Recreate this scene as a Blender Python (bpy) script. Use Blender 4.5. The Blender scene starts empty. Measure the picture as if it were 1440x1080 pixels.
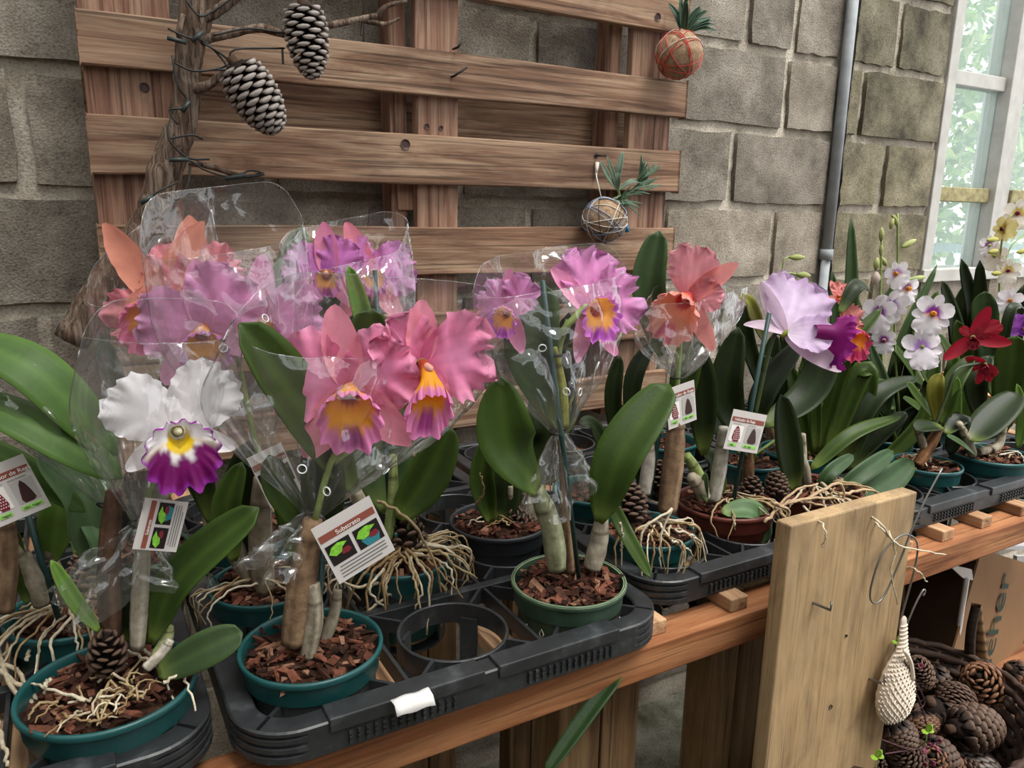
import bpy, bmesh, math, random
from mathutils import Vector, Matrix, noise
PI = math.pi
random.seed(7)
SC = bpy.context.scene
COL = SC.collection

# ------------------------------------------------------------------ camera
F, YAW, PITCH, ROLL, CZ = 1082.0, math.radians(29.95), math.radians(12.94), math.radians(1.0), 1.455
fw = Vector((math.sin(YAW) * math.cos(PITCH), math.cos(YAW) * math.cos(PITCH), -math.sin(PITCH)))
rt = Vector((math.cos(YAW), -math.sin(YAW), 0))
up = rt.cross(fw)
rt, up = math.cos(ROLL) * rt + math.sin(ROLL) * up, -math.sin(ROLL) * rt + math.cos(ROLL) * up
CAMP = Vector((0, 0, CZ))
cam = bpy.data.cameras.new('camera')
cam.sensor_width = 36
cam.lens = 36 * F / 1440
cam.clip_start = 0.01
camo = bpy.data.objects.new('camera', cam)
COL.objects.link(camo)
camo.matrix_world = Matrix.Translation(CAMP) @ Matrix((rt, up, -fw)).transposed().to_4x4()
SC.camera = camo

# ------------------------------------------------------------------ light
W = bpy.data.worlds.new('sky')
SC.world = W
W.use_nodes = True
bg = W.node_tree.nodes['Background']
bg.inputs[0].default_value = (0.93, 0.97, 1.0, 1)
bg.inputs[1].default_value = 1.9
sun = bpy.data.lights.new('sun', 'SUN')
sun.energy = 7.0
sun.angle = math.radians(25)
sun.color = (1, 0.98, 0.955)
suno = bpy.data.objects.new('sun', sun)
COL.objects.link(suno)
suno.rotation_euler = Vector((-0.22, 0.42, -1.0)).to_track_quat('-Z', 'Y').to_euler()
SC.view_settings.view_transform = 'Standard'
SC.view_settings.look = 'None'
SC.view_settings.exposure = 0.1
SC.view_settings.gamma = 1
SC.view_settings.use_curve_mapping = False
SC.cycles.transparent_max_bounces = 32
SC.cycles.max_bounces = 7

# ------------------------------------------------------------------ helpers
def ray(px, py):
    return fw * F + rt * (px - 720) - up * (py - 540)
def at(px, py, Y):
    d = ray(px, py)
    return CAMP + d * (Y / d.y)
def atz(px, py, z):
    d = ray(px, py)
    return CAMP + d * ((z - CZ) / d.z)
def dep(P):
    return (P - CAMP).dot(fw)
def pxm(n, P):
    return n * dep(P) / F
def R(a, b):
    return random.uniform(a, b)
def V(*a):
    return Vector(a)

def lin(h):
    h = h.lstrip('#')
    c = [int(h[i:i + 2], 16) / 255 for i in (0, 2, 4)]
    return tuple(x / 12.92 if x <= .04045 else ((x + .055) / 1.055) ** 2.4 for x in c)
def mixc(a, b, t):
    t = max(0, min(1, t))
    return tuple(x + (y - x) * t for x, y in zip(a, b))
def sstep(a, b, x):
    t = max(0, min(1, (x - a) / (b - a)))
    return t * t * (3 - 2 * t)

class MB:
    def __init__(s):
        s.v, s.f, s.c = [], [], []
    def add(s, vs, fs, col=None):
        o = len(s.v)
        s.v += [Vector(v) for v in vs]
        s.f += [tuple(i + o for i in f) for f in fs]
        if isinstance(col, list):
            s.c += col
        else:
            s.c += [col or (1, 1, 1)] * len(vs)
    def grid(s, rows, closed=False, col=None):
        n, m = len(rows), len(rows[0])
        vs = [p for r in rows for p in r]
        fs = []
        for i in range(n - 1):
            for j in range(m if closed else m - 1):
                k = (j + 1) % m
                fs.append((i * m + j, i * m + k, (i + 1) * m + k, (i + 1) * m + j))
        s.add(vs, fs, col)
    def tube(s, pts, rad, n=8, cap=True, col=None):
        pts = [Vector(p) for p in pts]
        if not isinstance(rad, (list, tuple)):
            rad = [rad] * len(pts)
        ref = None
        rows = []
        for i, p in enumerate(pts):
            t = (pts[min(i + 1, len(pts) - 1)] - pts[max(i - 1, 0)])
            if t.length < 1e-9:
                t = V(0, 0, 1)
            t.normalize()
            if ref is None:
                ref = V(1, 0, 0) if abs(t.x) < .8 else V(0, 1, 0)
            a = (ref - t * ref.dot(t)).normalized()
            ref = a
            b = t.cross(a)
            rows.append([p + (a * math.cos(2 * PI * j / n) + b * math.sin(2 * PI * j / n)) * rad[i] for j in range(n)])
        o = len(s.v)
        s.grid(rows, True, col)
        if cap:
            s.f.append(tuple(o + j for j in reversed(range(n))))
            e = o + (len(rows) - 1) * n
            s.f.append(tuple(e + j for j in range(n)))
    def lathe(s, prof, c, n=32, M=None, col=None):
        rows = []
        for r, z in prof:
            row = []
            for j in range(n):
                a = 2 * PI * j / n
                p = V(r * math.cos(a), r * math.sin(a), z)
                if M:
                    p = M @ p
                row.append(p + c)
            rows.append(row)
        s.grid(rows, True, col)
    def box(s, c, h, M=None, col=None):
        vs = []
        for x in (-1, 1):
            for y in (-1, 1):
                for z in (-1, 1):
                    p = V(x * h[0], y * h[1], z * h[2])
                    if M:
                        p = M @ p
                    vs.append(Vector(c) + p)
        s.add(vs, [(0, 1, 3, 2), (4, 6, 7, 5), (0, 4, 5, 1), (2, 3, 7, 6), (0, 2, 6, 4), (1, 5, 7, 3)], col)
    def bb(s, x0, x1, y0, y1, z0, z1):
        s.box(((x0 + x1) / 2, (y0 + y1) / 2, (z0 + z1) / 2), ((x1 - x0) / 2, (y1 - y0) / 2, (z1 - z0) / 2))

WL = {}
def mesh_of(name, mb, mat, smooth=True, origin=None):
    c = origin if origin is not None else sum(mb.v, V(0, 0, 0)) / max(1, len(mb.v))
    me = bpy.data.meshes.new(name)
    me.from_pydata([tuple(v - c) for v in mb.v], [], mb.f)
    at_ = me.color_attributes.new('Col', 'FLOAT_COLOR', 'POINT')
    flat = []
    for q in mb.c:
        flat += [q[0], q[1], q[2], 1.0]
    at_.data.foreach_set('color', flat)
    if smooth:
        me.polygons.foreach_set('use_smooth', [True] * len(me.polygons))
    me.materials.append(mat)
    me.update()
    return me, c
def link(name, me, c, parent=None, Mw=None):
    o = bpy.data.objects.new(name, me)
    COL.objects.link(o)
    pl = WL.get(parent.name, V(0, 0, 0)) if parent else V(0, 0, 0)
    if parent:
        o.parent = parent
    if Mw is not None:
        o.matrix_basis = Matrix.Translation(-pl) @ Mw
        WL[o.name] = Mw.translation.copy()
    else:
        o.location = c - pl
        WL[o.name] = Vector(c)
    return o
def obj(name, mb, mat, parent=None, smooth=True, bevel=0, solid=0):
    me, c = mesh_of(name, mb, mat, smooth)
    o = link(name, me, c, parent)
    if solid:
        m = o.modifiers.new('solid', 'SOLIDIFY')
        m.thickness = solid
    if bevel:
        m = o.modifiers.new('bevel', 'BEVEL')
        m.width = bevel
        m.segments = 2
    return o
def tag(o, label, cat, group=None, kind=None):
    if label: o['label'] = label
    if cat: o['category'] = cat
    if group: o['group'] = group
    if kind: o['kind'] = kind
    return o
def thing(name, label, cat, loc, group=None):
    o = bpy.data.objects.new(name, None)
    o.empty_display_size = .05
    COL.objects.link(o)
    o.location = loc
    WL[o.name] = Vector(loc)
    return tag(o, label, cat, group)
def struct(o):
    o['kind'] = 'structure'
    return o
def bez(pts, n):
    """smooth curve through control points (catmull-rom)"""
    pts = [Vector(p) for p in pts]
    P = [pts[0] * 2 - pts[1]] + pts + [pts[-1] * 2 - pts[-2]]
    out = []
    seg = len(pts) - 1
    for k in range(n + 1):
        t = k / n * seg
        i = min(int(t), seg - 1)
        t -= i
        a, b, c, d = P[i:i + 4]
        out.append(.5 * ((2 * b) + (c - a) * t + (2 * a - 5 * b + 4 * c - d) * t * t + (3 * b - a - 3 * c + d) * t ** 3))
    return out

# ------------------------------------------------------------------ materials
MATS = {}
def nt(name):
    m = bpy.data.materials.new(name)
    m.use_nodes = True
    t = m.node_tree
    for n in list(t.nodes):
        t.nodes.remove(n)
    out = t.nodes.new('ShaderNodeOutputMaterial')
    MATS[name] = m
    return m, t, out
def N(t, typ, **kw):
    n = t.nodes.new(typ)
    for k, v in kw.items():
        if k.startswith('_'):
            setattr(n, k[1:], v)
        else:
            n.inputs[k.replace('__', ' ')].default_value = v
    return n
def ramp(t, fac, stops):
    r = t.nodes.new('ShaderNodeValToRGB')
    while len(r.color_ramp.elements) < len(stops):
        r.color_ramp.elements.new(.5)
    for e, (p, c) in zip(r.color_ramp.elements, stops):
        e.position = p
        e.color = (*c, 1)
    t.links.new(fac, r.inputs[0])
    return r.outputs[0]
def coords(t, scale=(1, 1, 1), rnd=True, world=False):
    tc = t.nodes.new('ShaderNodeTexCoord')
    mp = t.nodes.new('ShaderNodeMapping')
    mp.inputs['Scale'].default_value = scale
    if world:
        g = t.nodes.new('ShaderNodeNewGeometry')
        t.links.new(g.outputs['Position'], mp.inputs[0])
    else:
        t.links.new(tc.outputs['Object'], mp.inputs[0])
    if rnd:
        oi = t.nodes.new('ShaderNodeObjectInfo')
        mu = t.nodes.new('ShaderNodeMath')
        mu.operation = 'MULTIPLY'
        mu.inputs[1].default_value = 37.0
        t.links.new(oi.outputs['Random'], mu.inputs[0])
        t.links.new(mu.outputs[0], mp.inputs['Location'])
    return mp.outputs[0]
def noise_n(t, co, scale, detail=4, rough=.55, dist=0):
    n = N(t, 'ShaderNodeTexNoise', Scale=scale, Detail=detail, Roughness=rough, Distortion=dist)
    t.links.new(co, n.inputs['Vector'])
    return n.outputs[0]
def mul(t, a, b, mode='MULTIPLY', fac=1.0):
    m = t.nodes.new('ShaderNodeMix')
    m.data_type = 'RGBA'
    m.blend_type = mode
    m.inputs[0].default_value = fac
    for s, i in ((a, 6), (b, 7)):
        if isinstance(s, tuple):
            m.inputs[i].default_value = (*s[:3], 1)
        else:
            t.links.new(s, m.inputs[i])
    return m.outputs[2]
def bump(t, h, strength, dist):
    b = N(t, 'ShaderNodeBump', Strength=strength, Distance=dist)
    t.links.new(h, b.inputs['Height'])
    return b.outputs[0]
def bsdf(t, out, col, rough=.6, normal=None, spec=.5, metal=0, **kw):
    p = t.nodes.new('ShaderNodeBsdfPrincipled')
    if isinstance(col, tuple):
        p.inputs['Base Color'].default_value = (*col, 1)
    else:
        t.links.new(col, p.inputs['Base Color'])
    p.inputs['Roughness'].default_value = rough
    p.inputs['Metallic'].default_value = metal
    p.inputs['Specular IOR Level'].default_value = spec
    if normal:
        t.links.new(normal, p.inputs['Normal'])
    t.links.new(p.outputs[0], out.inputs[0])
    return p

def mat_plain(name, col, rough=.6, spec=.5, metal=0, var=.0, vscale=40, bmp=0):
    m, t, out = nt(name)
    c = lin(col)
    if var or bmp:
        co = coords(t)
        n = noise_n(t, co, vscale)
        cc = ramp(t, n, [(.3, tuple(x * (1 - var) for x in c)), (.7, tuple(min(1, x * (1 + var)) for x in c))])
        bsdf(t, out, cc, rough, bump(t, n, bmp, .003) if bmp else None, spec, metal)
    else:
        bsdf(t, out, c, rough, None, spec, metal)
    return m

def mat_concrete(name, tint=1.0, hexs=('#5d564b', '#857d70', '#a19888')):
    m, t, out = nt(name)
    co = coords(t)
    a = noise_n(t, co, 9, 6, .65)
    b = noise_n(t, co, 210, 5, .7)
    cs = [tuple(x * tint for x in lin(h)) for h in hexs]
    c1 = ramp(t, a, [(.3, cs[0]), (.5, cs[1]), (.72, cs[2])])
    c2 = ramp(t, b, [(.3, (.42, .4, .37)), (.48, (.95, .95, .95)), (.75, (1.25, 1.22, 1.17))])
    col = mul(t, c1, c2)
    oi = t.nodes.new('ShaderNodeObjectInfo')
    col = mul(t, col, ramp(t, oi.outputs['Random'], [(0, (.8, .8, .8)), (1, (1.12, 1.1, 1.06))]))
    v = N(t, 'ShaderNodeTexVoronoi', Scale=260.0)
    t.links.new(co, v.inputs['Vector'])
    ad = N(t, 'ShaderNodeMath', _operation='ADD')
    t.links.new(b, ad.inputs[0])
    t.links.new(v.outputs['Distance'], ad.inputs[1])
    bsdf(t, out, col, .95, bump(t, ad.outputs[0], .38, .003), .15)
    return m
mat_concrete('block', 1.0, ('#625b53', '#857d73', '#a59d93'))
mat_concrete('block_moss', .92, ('#45403a', '#77715f', '#98917f'))
mat_concrete('mortar', 1.22, ('#7c7468', '#a29a8e', '#bcb4a8'))
mat_concrete('floor', .75, ('#4a4b3c', '#77766a', '#96948a'))

def mat_wood(name, hexs, axis=0, scale=1.0, dark=.5, rough=.75, bmp=.5, knots=True):
    """grain runs along the object's axis 0/1/2"""
    m, t, out = nt(name)
    s = [34 * scale] * 3
    s[axis] = 2.2 * scale
    co = coords(t, tuple(s))
    g = noise_n(t, co, 1.0, 7, .65, 1.2)
    s2 = [150 * scale] * 3
    s2[axis] = 2.6 * scale
    co2 = coords(t, tuple(s2))
    g2 = noise_n(t, co2, 1.0, 4, .6, .6)
    s3 = [9 * scale] * 3
    s3[axis] = 4 * scale
    co3 = coords(t, tuple(s3))
    g3 = noise_n(t, co3, 1.0, 4, .6, .6)
    cs = [lin(h) for h in hexs]
    c = ramp(t, g, [(.28, cs[0]), (.45, cs[1]), (.62, cs[2]), (.8, cs[1])])
    c = mul(t, c, ramp(t, g2, [(.30, (dark * .6, dark * .55, dark * .5)), (.38, (dark, dark, dark)), (.46, (1, 1, 1)), (1, (1.12, 1.12, 1.12))]))
    c = mul(t, c, ramp(t, g3, [(.28, (.62, .6, .6)), (.5, (1, 1, 1)), (.72, (1.22, 1.2, 1.18))]))
    oi = t.nodes.new('ShaderNodeObjectInfo')
    c = mul(t, c, ramp(t, oi.outputs['Random'], [(0, (.88, .87, .86)), (1, (1.08, 1.07, 1.05))]))
    bsdf(t, out, c, rough, bump(t, g2, bmp, .002), .25)
    return m
PAL = ('#4e382b', '#7e604d', '#a28871')
mat_wood('pallet_x', PAL, 0, 1.0, .5)
mat_wood('pallet_z', ('#533b30', '#815f4f', '#a0836f'), 2)
mat_wood('bench_x', ('#613a20', '#845334', '#9d6d4a'), 0, 1.0, .7)
mat_wood('bench_y', ('#7d5a3f', '#a98261', '#bd9a78'), 1, 1.0, .75)
mat_wood('bench_z', ('#4a3624', '#6a5036', '#7e6547'), 2, 1.0, .7)
mat_wood('plank_z', ('#8a7052', '#a08663', '#ab9170'), 2, 2.1, .88, .6, .12)
mat_wood('branch', ('#2e231d', '#584539', '#86776a'), 2, 2.2, .45, .9, 1.0)

def mat_petal(name, rough=.5, trans=.35, spec=.3):
    m, t, out = nt(name)
    a = N(t, 'ShaderNodeAttribute', _attribute_name='Col')
    co = coords(t)
    n = noise_n(t, co, 60, 3)
    c = mul(t, a.outputs['Color'], ramp(t, n, [(.3, (.9, .88, .9)), (.7, (1.06, 1.06, 1.06))]))
    p = bsdf(t, out, c, rough, bump(t, noise_n(t, co, 220, 2), .12, .002), spec)
    tr = t.nodes.new('ShaderNodeBsdfTranslucent')
    t.links.new(c, tr.inputs[0])
    mx = N(t, 'ShaderNodeMixShader', Fac=trans)
    t.links.new(p.outputs[0], mx.inputs[1])
    t.links.new(tr.outputs[0], mx.inputs[2])
    t.links.new(mx.outputs[0], out.inputs[0])
    return m
mat_petal('petal', .55, .33)
mat_petal('leaf', .46, .10, .2)
mat_petal('leaf_thin', .45, .25)

def mat_attr(name, rough=.7, bmp=.4, scale=120, spec=.3):
    m, t, out = nt(name)
    a = N(t, 'ShaderNodeAttribute', _attribute_name='Col')
    co = coords(t)
    n = noise_n(t, co, scale, 4, .65)
    c = mul(t, a.outputs['Color'], ramp(t, n, [(.3, (.65, .63, .6)), (.65, (1.15, 1.15, 1.15))]))
    bsdf(t, out, c, rough, bump(t, n, bmp, .003), spec)
    return m
mat_attr('attr_rough', .85, .6, 130, .2)
mat_attr('attr_smooth', .5, .1, 60, .4)
mat_attr('bulb', .7, .5, 90, .3)
mat_attr('cone_scale', .62, .4, 160, .35)

mat_plain('teal_pot', '#174b4b', .36, .5, var=.12, vscale=25)
mat_plain('green_pot', '#39503e', .5, .4, var=.3, vscale=30, bmp=.1)
mat_plain('black_pot', '#24262a', .5, .4, var=.2)
mat_plain('terra_pot', '#5d2b22', .42, .45, var=.15)
mat_plain('pot_rim_algae', '#7d8a68', .75, .3, var=.35, vscale=60)
def mat_tray():
    m, t, out = nt('tray')
    co = coords(t, rnd=False)
    n = noise_n(t, co, 30, 5, .7)
    c = ramp(t, n, [(.3, lin('#1d1e20')), (.55, lin('#292b2d')), (.8, lin('#4c4f51'))])
    bsdf(t, out, c, .42, bump(t, noise_n(t, co, 300, 2), .08, .001), .5)
mat_tray()
mat_plain('stake', '#1a3b38', .5)
mat_plain('wire_dark', '#20211f', .6)
mat_plain('bulb_dark', '#2a3431', .5)
mat_plain('wire_steel', '#7c7a76', .4, .5, .8)
mat_plain('nail', '#2a2724', .6, .5, .5)
mat_plain('pipe', '#8b8f92', .6, .4, var=.2, vscale=20)
mat_plain('moss_dark', '#191711', .95, .1, var=.6, vscale=70, bmp=1.0)
mat_plain('frame_paint', '#a9a6a1', .6, .4, var=.12, vscale=18, bmp=.1)
mat_plain('frame_moss', '#8d8562', .8, .2, var=.4, vscale=40, bmp=.4)
mat_plain('paper', '#d8d5d2', .7, .3)
mat_plain('card', '#cfc9c6', .45, .4)
mat_plain('print_brown', '#8c4a3c', .6)
mat_plain('print_grey', '#6b6765', .6)
mat_plain('print_light', '#b5b0ac', .6)
mat_plain('print_dark', '#1d1516', .5)
mat_plain('print_red', '#7a2430', .5)
mat_plain('print_cone', '#3b201d', .5)
mat_plain('print_green', '#7fc23c', .5, var=.3, vscale=300)
mat_plain('print_lime', '#9bd86a', .6)
mat_plain('print_teal', '#2f7f8d', .5)
mat_plain('print_white', '#f2eeea', .6)
mat_plain('carton', '#8f7052', .8, .2, var=.08, vscale=12)
mat_plain('carton_dark', '#5d4836', .85, .2)
mat_plain('ink_green', '#1d3a30', .7)
mat_plain('crochet', '#d9cbbb', .9, .1, var=.08, vscale=200)
mat_plain('wicker', '#3a2a22', .75, .3, var=.4, vscale=60)
mat_plain('string_white', '#d8d2c8', .8)
mat_plain('string_blue', '#7f96b8', .7)
mat_plain('string_red', '#c2392e', .6)
mat_plain('bead_blue', '#1e7fa8', .35)
mat_plain('bead_red', '#b81e26', .35)
mat_plain('grey_panel', '#a5a3a4', .6)
mat_plain('tarp', '#a9cbe2', .6)
mat_plain('outside_ground', '#5d6b3c', .9, var=.4, vscale=6)

def mat_soil():
    m, t, out = nt('soil')
    co = coords(t)
    n = noise_n(t, co, 70, 5, .7)
    c = ramp(t, n, [(.3, lin('#1c120d')), (.55, lin('#3c2519')), (.75, lin('#5a3a2a'))])
    bsdf(t, out, c, .9, bump(t, n, 1, .01), .2)
mat_soil()
def schlick(t, nrm=None):
    lw = N(t, 'ShaderNodeLayerWeight', Blend=.5)
    if nrm: t.links.new(nrm, lw.inputs['Normal'])
    p = N(t, 'ShaderNodeMath', _operation='POWER'); p.inputs[1].default_value = 3.0
    t.links.new(lw.outputs['Facing'], p.inputs[0])
    return p.outputs[0]
def mat_cello():
    m, t, out = nt('cellophane')
    co = coords(t)
    n = noise_n(t, co, 26, 3, .5, .8)
    n2 = noise_n(t, co, 7, 2, .5, 1.5)
    ad = N(t, 'ShaderNodeMath', _operation='MULTIPLY_ADD')
    ad.inputs[1].default_value = 3.0
    t.links.new(n2, ad.inputs[0])
    t.links.new(n, ad.inputs[2])
    nb = bump(t, ad.outputs[0], .16, .012)
    fr = schlick(t, nb)
    m1 = N(t, 'ShaderNodeMath', _operation='MULTIPLY_ADD')
    m1.inputs[1].default_value = 1.0
    m1.inputs[2].default_value = .095
    t.links.new(fr, m1.inputs[0])
    m1.use_clamp = True
    gl = N(t, 'ShaderNodeBsdfGlossy', Roughness=.09)
    t.links.new(nb, gl.inputs['Normal'])
    tr = N(t, 'ShaderNodeBsdfTransparent', Color=(.975, .98, .98, 1))
    mx = t.nodes.new('ShaderNodeMixShader')
    t.links.new(m1.outputs[0], mx.inputs[0])
    t.links.new(tr.outputs[0], mx.inputs[1])
    t.links.new(gl.outputs[0], mx.inputs[2])
    hz = N(t, 'ShaderNodeBsdfTranslucent', Color=(.9, .92, .92, 1))
    hd = N(t, 'ShaderNodeBsdfDiffuse', Color=(.9, .92, .92, 1))
    h2 = N(t, 'ShaderNodeMixShader', Fac=.5)
    t.links.new(hz.outputs[0], h2.inputs[1]); t.links.new(hd.outputs[0], h2.inputs[2])
    m3 = N(t, 'ShaderNodeMixShader', Fac=.032)
    t.links.new(mx.outputs[0], m3.inputs[1]); t.links.new(h2.outputs[0], m3.inputs[2])
    t.links.new(m3.outputs[0], out.inputs[0])
mat_cello()
def mat_glass():
    m, t, out = nt('dirty_glass')
    co = coords(t, (30, 30, 5))
    n = noise_n(t, co, 1.0, 5, .65)
    f = ramp(t, n, [(.3, (.08, .08, .08)), (.8, (.45, .45, .45))])
    df = N(t, 'ShaderNodeBsdfTranslucent', Color=(.45, .52, .48, 1))
    tr = N(t, 'ShaderNodeBsdfTransparent', Color=(.93, .97, .96, 1))
    mx = t.nodes.new('ShaderNodeMixShader')
    t.links.new(f, mx.inputs[0])
    t.links.new(tr.outputs[0], mx.inputs[1])
    t.links.new(df.outputs[0], mx.inputs[2])
    gl = N(t, 'ShaderNodeBsdfGlossy', Roughness=.05)
    fr = schlick(t)
    m2 = t.nodes.new('ShaderNodeMixShader')
    t.links.new(fr, m2.inputs[0])
    t.links.new(mx.outputs[0], m2.inputs[1])
    t.links.new(gl.outputs[0], m2.inputs[2])
    t.links.new(m2.outputs[0], out.inputs[0])
mat_glass()
def mat_roof(name, k):
    m, t, out = nt(name)
    tr = N(t, 'ShaderNodeBsdfTransparent', Color=(k, k, k * .97, 1))
    df = N(t, 'ShaderNodeBsdfTranslucent', Color=(.8, .8, .78, 1))
    mx = N(t, 'ShaderNodeMixShader', Fac=.25)
    t.links.new(tr.outputs[0], mx.inputs[1])
    t.links.new(df.outputs[0], mx.inputs[2])
    t.links.new(mx.outputs[0], out.inputs[0])
mat_roof('roof_dim', .52)  # dim tint of the added roof, keeps the left side darker
mat_roof('roof_bright', .95)  # clearer tint of the added roof, brightens the right side
M = MATS

# ------------------------------------------------------------------ setting: wall, floor, window
WY = 1.56
def zr(z):
    return CZ + z
WINX0, WINX1, WINZ0 = 2.445, 3.6, zr(-.19)
def wall_slab():
    mb = MB()
    step = .022
    def part(x0, x1, z0, z1):
        nx, nz = int((x1 - x0) / step), int((z1 - z0) / step)
        rows = []
        for i in range(nz + 1):
            row = []
            for j in range(nx + 1):
                x = x0 + (x1 - x0) * j / nx
                z = z0 + (z1 - z0) * i / nz
                d = noise.noise(V(x * 28, 0, z * 28)) * .007 + noise.noise(V(x * 9, 3, z * 9)) * .004
                row.append(V(x, WY + .003 + d, z))
            rows.append(row)
        mb.grid(rows)
    part(-1.7, WINX0, 0, zr(.85))
    part(WINX0, WINX1, 0, WINZ0)
    mb.bb(-1.7, WINX0, WY + .03, WY + .17, 0, zr(.85))
    mb.bb(WINX0, WINX1, WY + .03, WY + .17, 0, WINZ0)
    return struct(obj('wall_back', mb, M['mortar'], None))
wall = wall_slab()
wall['label'] = 'grey concrete block wall with rough pale mortar joints'
def block(x0, x1, z0, z1, mat):
    mb = MB()
    g = .011
    nx, nz = 8, 4
    x0, x1, z0, z1 = x0 + g + R(0, .004), x1 - g - R(0, .004), z0 + g + R(0, .003), z1 - g - R(0, .004)
    yf = WY - .008 + R(-.004, .003)
    rows = []
    sx, sz = R(0, 99), R(0, 99)
    for i in range(nz + 1):
        row = []
        for j in range(nx + 1):
            u, v = j / nx, i / nz
            edge = i in (0, nz) or j in (0, nx)
            x = x0 + (x1 - x0) * u + (R(-.0032, .0032) if edge else 0)
            z = z0 + (z1 - z0) * v + (R(-.0032, .0032) if edge else 0)
            row.append(V(x, yf + (R(-.0005, .002) if edge else noise.noise(V(u * 3 + sx, v * 3, sz)) * .003), z))
        rows.append(row)
    mb.grid(rows)
    # sides back into the mortar
    lo = [rows[0][j] for j in range(nx + 1)] + [rows[i][nx] for i in range(1, nz + 1)] + \
         [rows[nz][j] for j in range(nx - 1, -1, -1)] + [rows[i][0] for i in range(nz - 1, 0, -1)]
    mb.grid([lo, [p + V(0, .03, 0) for p in lo]], True)
    obj('block', mb, M[mat], wall)
for k in range(-7, 4):
    z0 = zr(.012 + .2 * k)
    z1 = z0 + .2
    if z1 < .02:
        continue
    z0 = max(z0, 0)
    off = 1.735 if k % 2 else 1.555
    xs = [off + .4 * i for i in range(-9, 2)]
    xs = [x for x in xs if x < 1.86] + [1.945]
    if k == 2:
        xs = [x for x in xs if x < 1.5] + [1.575, 1.75, 1.945]
    for a, b in zip(xs, xs[1:]):
        if b > -1.7:
            block(max(a, -1.7), b, z0, z1, 'block')
    rx = [1.975, 2.19, WINX0] if k % 2 == 0 else [1.975, WINX0]
    if k == 1:
        rx = [1.975, 2.05, WINX0]
    for a, b in zip(rx, rx[1:]):
        block(a, b, z0, z1, 'block_moss')
    if z1 < WINZ0 + .02:
        q = [WINX0 + (.2 if k % 2 else 0) + .4 * i for i in range(-1, 3)]
        q = [max(x, WINX0) for x in q] + [WINX1]
        for a, b in zip(q, q[1:]):
            if b - a > .05:
                block(a, b, z0, z1, 'block')
mb = MB()
rows = []
for i in range(61):
    rows.append([V(-1.7 + 5.8 * j / 90, -1.75 + (WY + 1.9) * i / 60, noise.noise(V(j * .35, i * .35, 0)) * .006) for j in range(91)])
mb.grid(rows)
tag(struct(obj('floor', mb, M['floor'])), 'rough grey concrete floor with mossy stains', None)
# rain stain strip / pipe
mb = MB()
rows = []
for i in range(80):
    z = i / 79 * zr(.85)
    rows.append([V(1.943 + .052 * j / 5 + noise.noise(V(j, i * .5, 2)) * .006, WY - .013 + noise.noise(V(j * .9, i * .7, 7)) * .008, z) for j in range(6)])
mb.grid(rows)
mb2 = obj('damp_joint', mb, M['moss_dark'], wall)
pipe = thing('conduit_pipe', 'thin grey conduit pipe running up the block wall', 'pipe', V(1.94, WY - .03, 0))
mb = MB()
mb.tube([V(1.945, WY - .024, 0.0), V(1.948, WY - .024, zr(-.12))], .0135, 14)
mb.tube([V(1.948, WY - .024, zr(-.12)), V(1.945, WY - .024, zr(.85))], .0155, 14)
obj('tube', mb, M['pipe'], pipe)
mb = MB()
mb.tube([V(1.948, WY - .024, zr(-.135)), V(1.948, WY - .024, zr(-.105))], .019, 14)
obj('socket', mb, M['pipe'], pipe)

# window
wy0, wy1 = WY + .0, WY + .05
win = thing('window_1', 'grey painted steel window with dirty glass panes overlooking trees', None, V(2.6, WY, WINZ0))
win['kind'] = 'structure'
def wpart(n, x0, x1, z0, z1, m, y0=wy0, y1=wy1):
    mb = MB(); mb.bb(x0, x1, y0, y1, z0, z1)
    return obj(n, mb, M[m], win, False, .003)
wpart('stile', 2.445, 2.492, WINZ0, zr(.85), 'frame_paint', wy0 - .012)
wpart('stile', 2.79, 2.835, WINZ0, zr(.85), 'frame_paint', wy0 - .02)
wpart('stile', 2.838, 2.93, WINZ0, zr(.85), 'frame_paint', wy0 + .01, wy1 + .05)
wpart('stile', 3.32, 3.38, WINZ0, zr(.85), 'frame_paint', wy0 - .012)
wpart('stile', 3.55, 3.6, WINZ0, zr(.85), 'frame_paint', wy0 - .012)
wpart('sill', 2.445, 3.6, WINZ0 - .03, WINZ0 + .012, 'frame_paint', wy0 - .02, wy1 + .06)
for a, b in ((2.492, 2.79), (2.93, 3.32), (3.38, 3.55)):
    wpart('rail', a, b, zr(.405), zr(.45), 'frame_paint')
    wpart('rail', a, b, zr(.043), zr(.09), 'frame_moss')
    for z0, z1 in ((WINZ0, zr(.043)), (zr(.09), zr(.405)), (zr(.45), zr(.85))):
        mb = MB(); mb.bb(a, b, wy0 + .022, wy0 + .026, z0, z1)
        obj('pane', mb, M['dirty_glass'], win, False)
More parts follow.
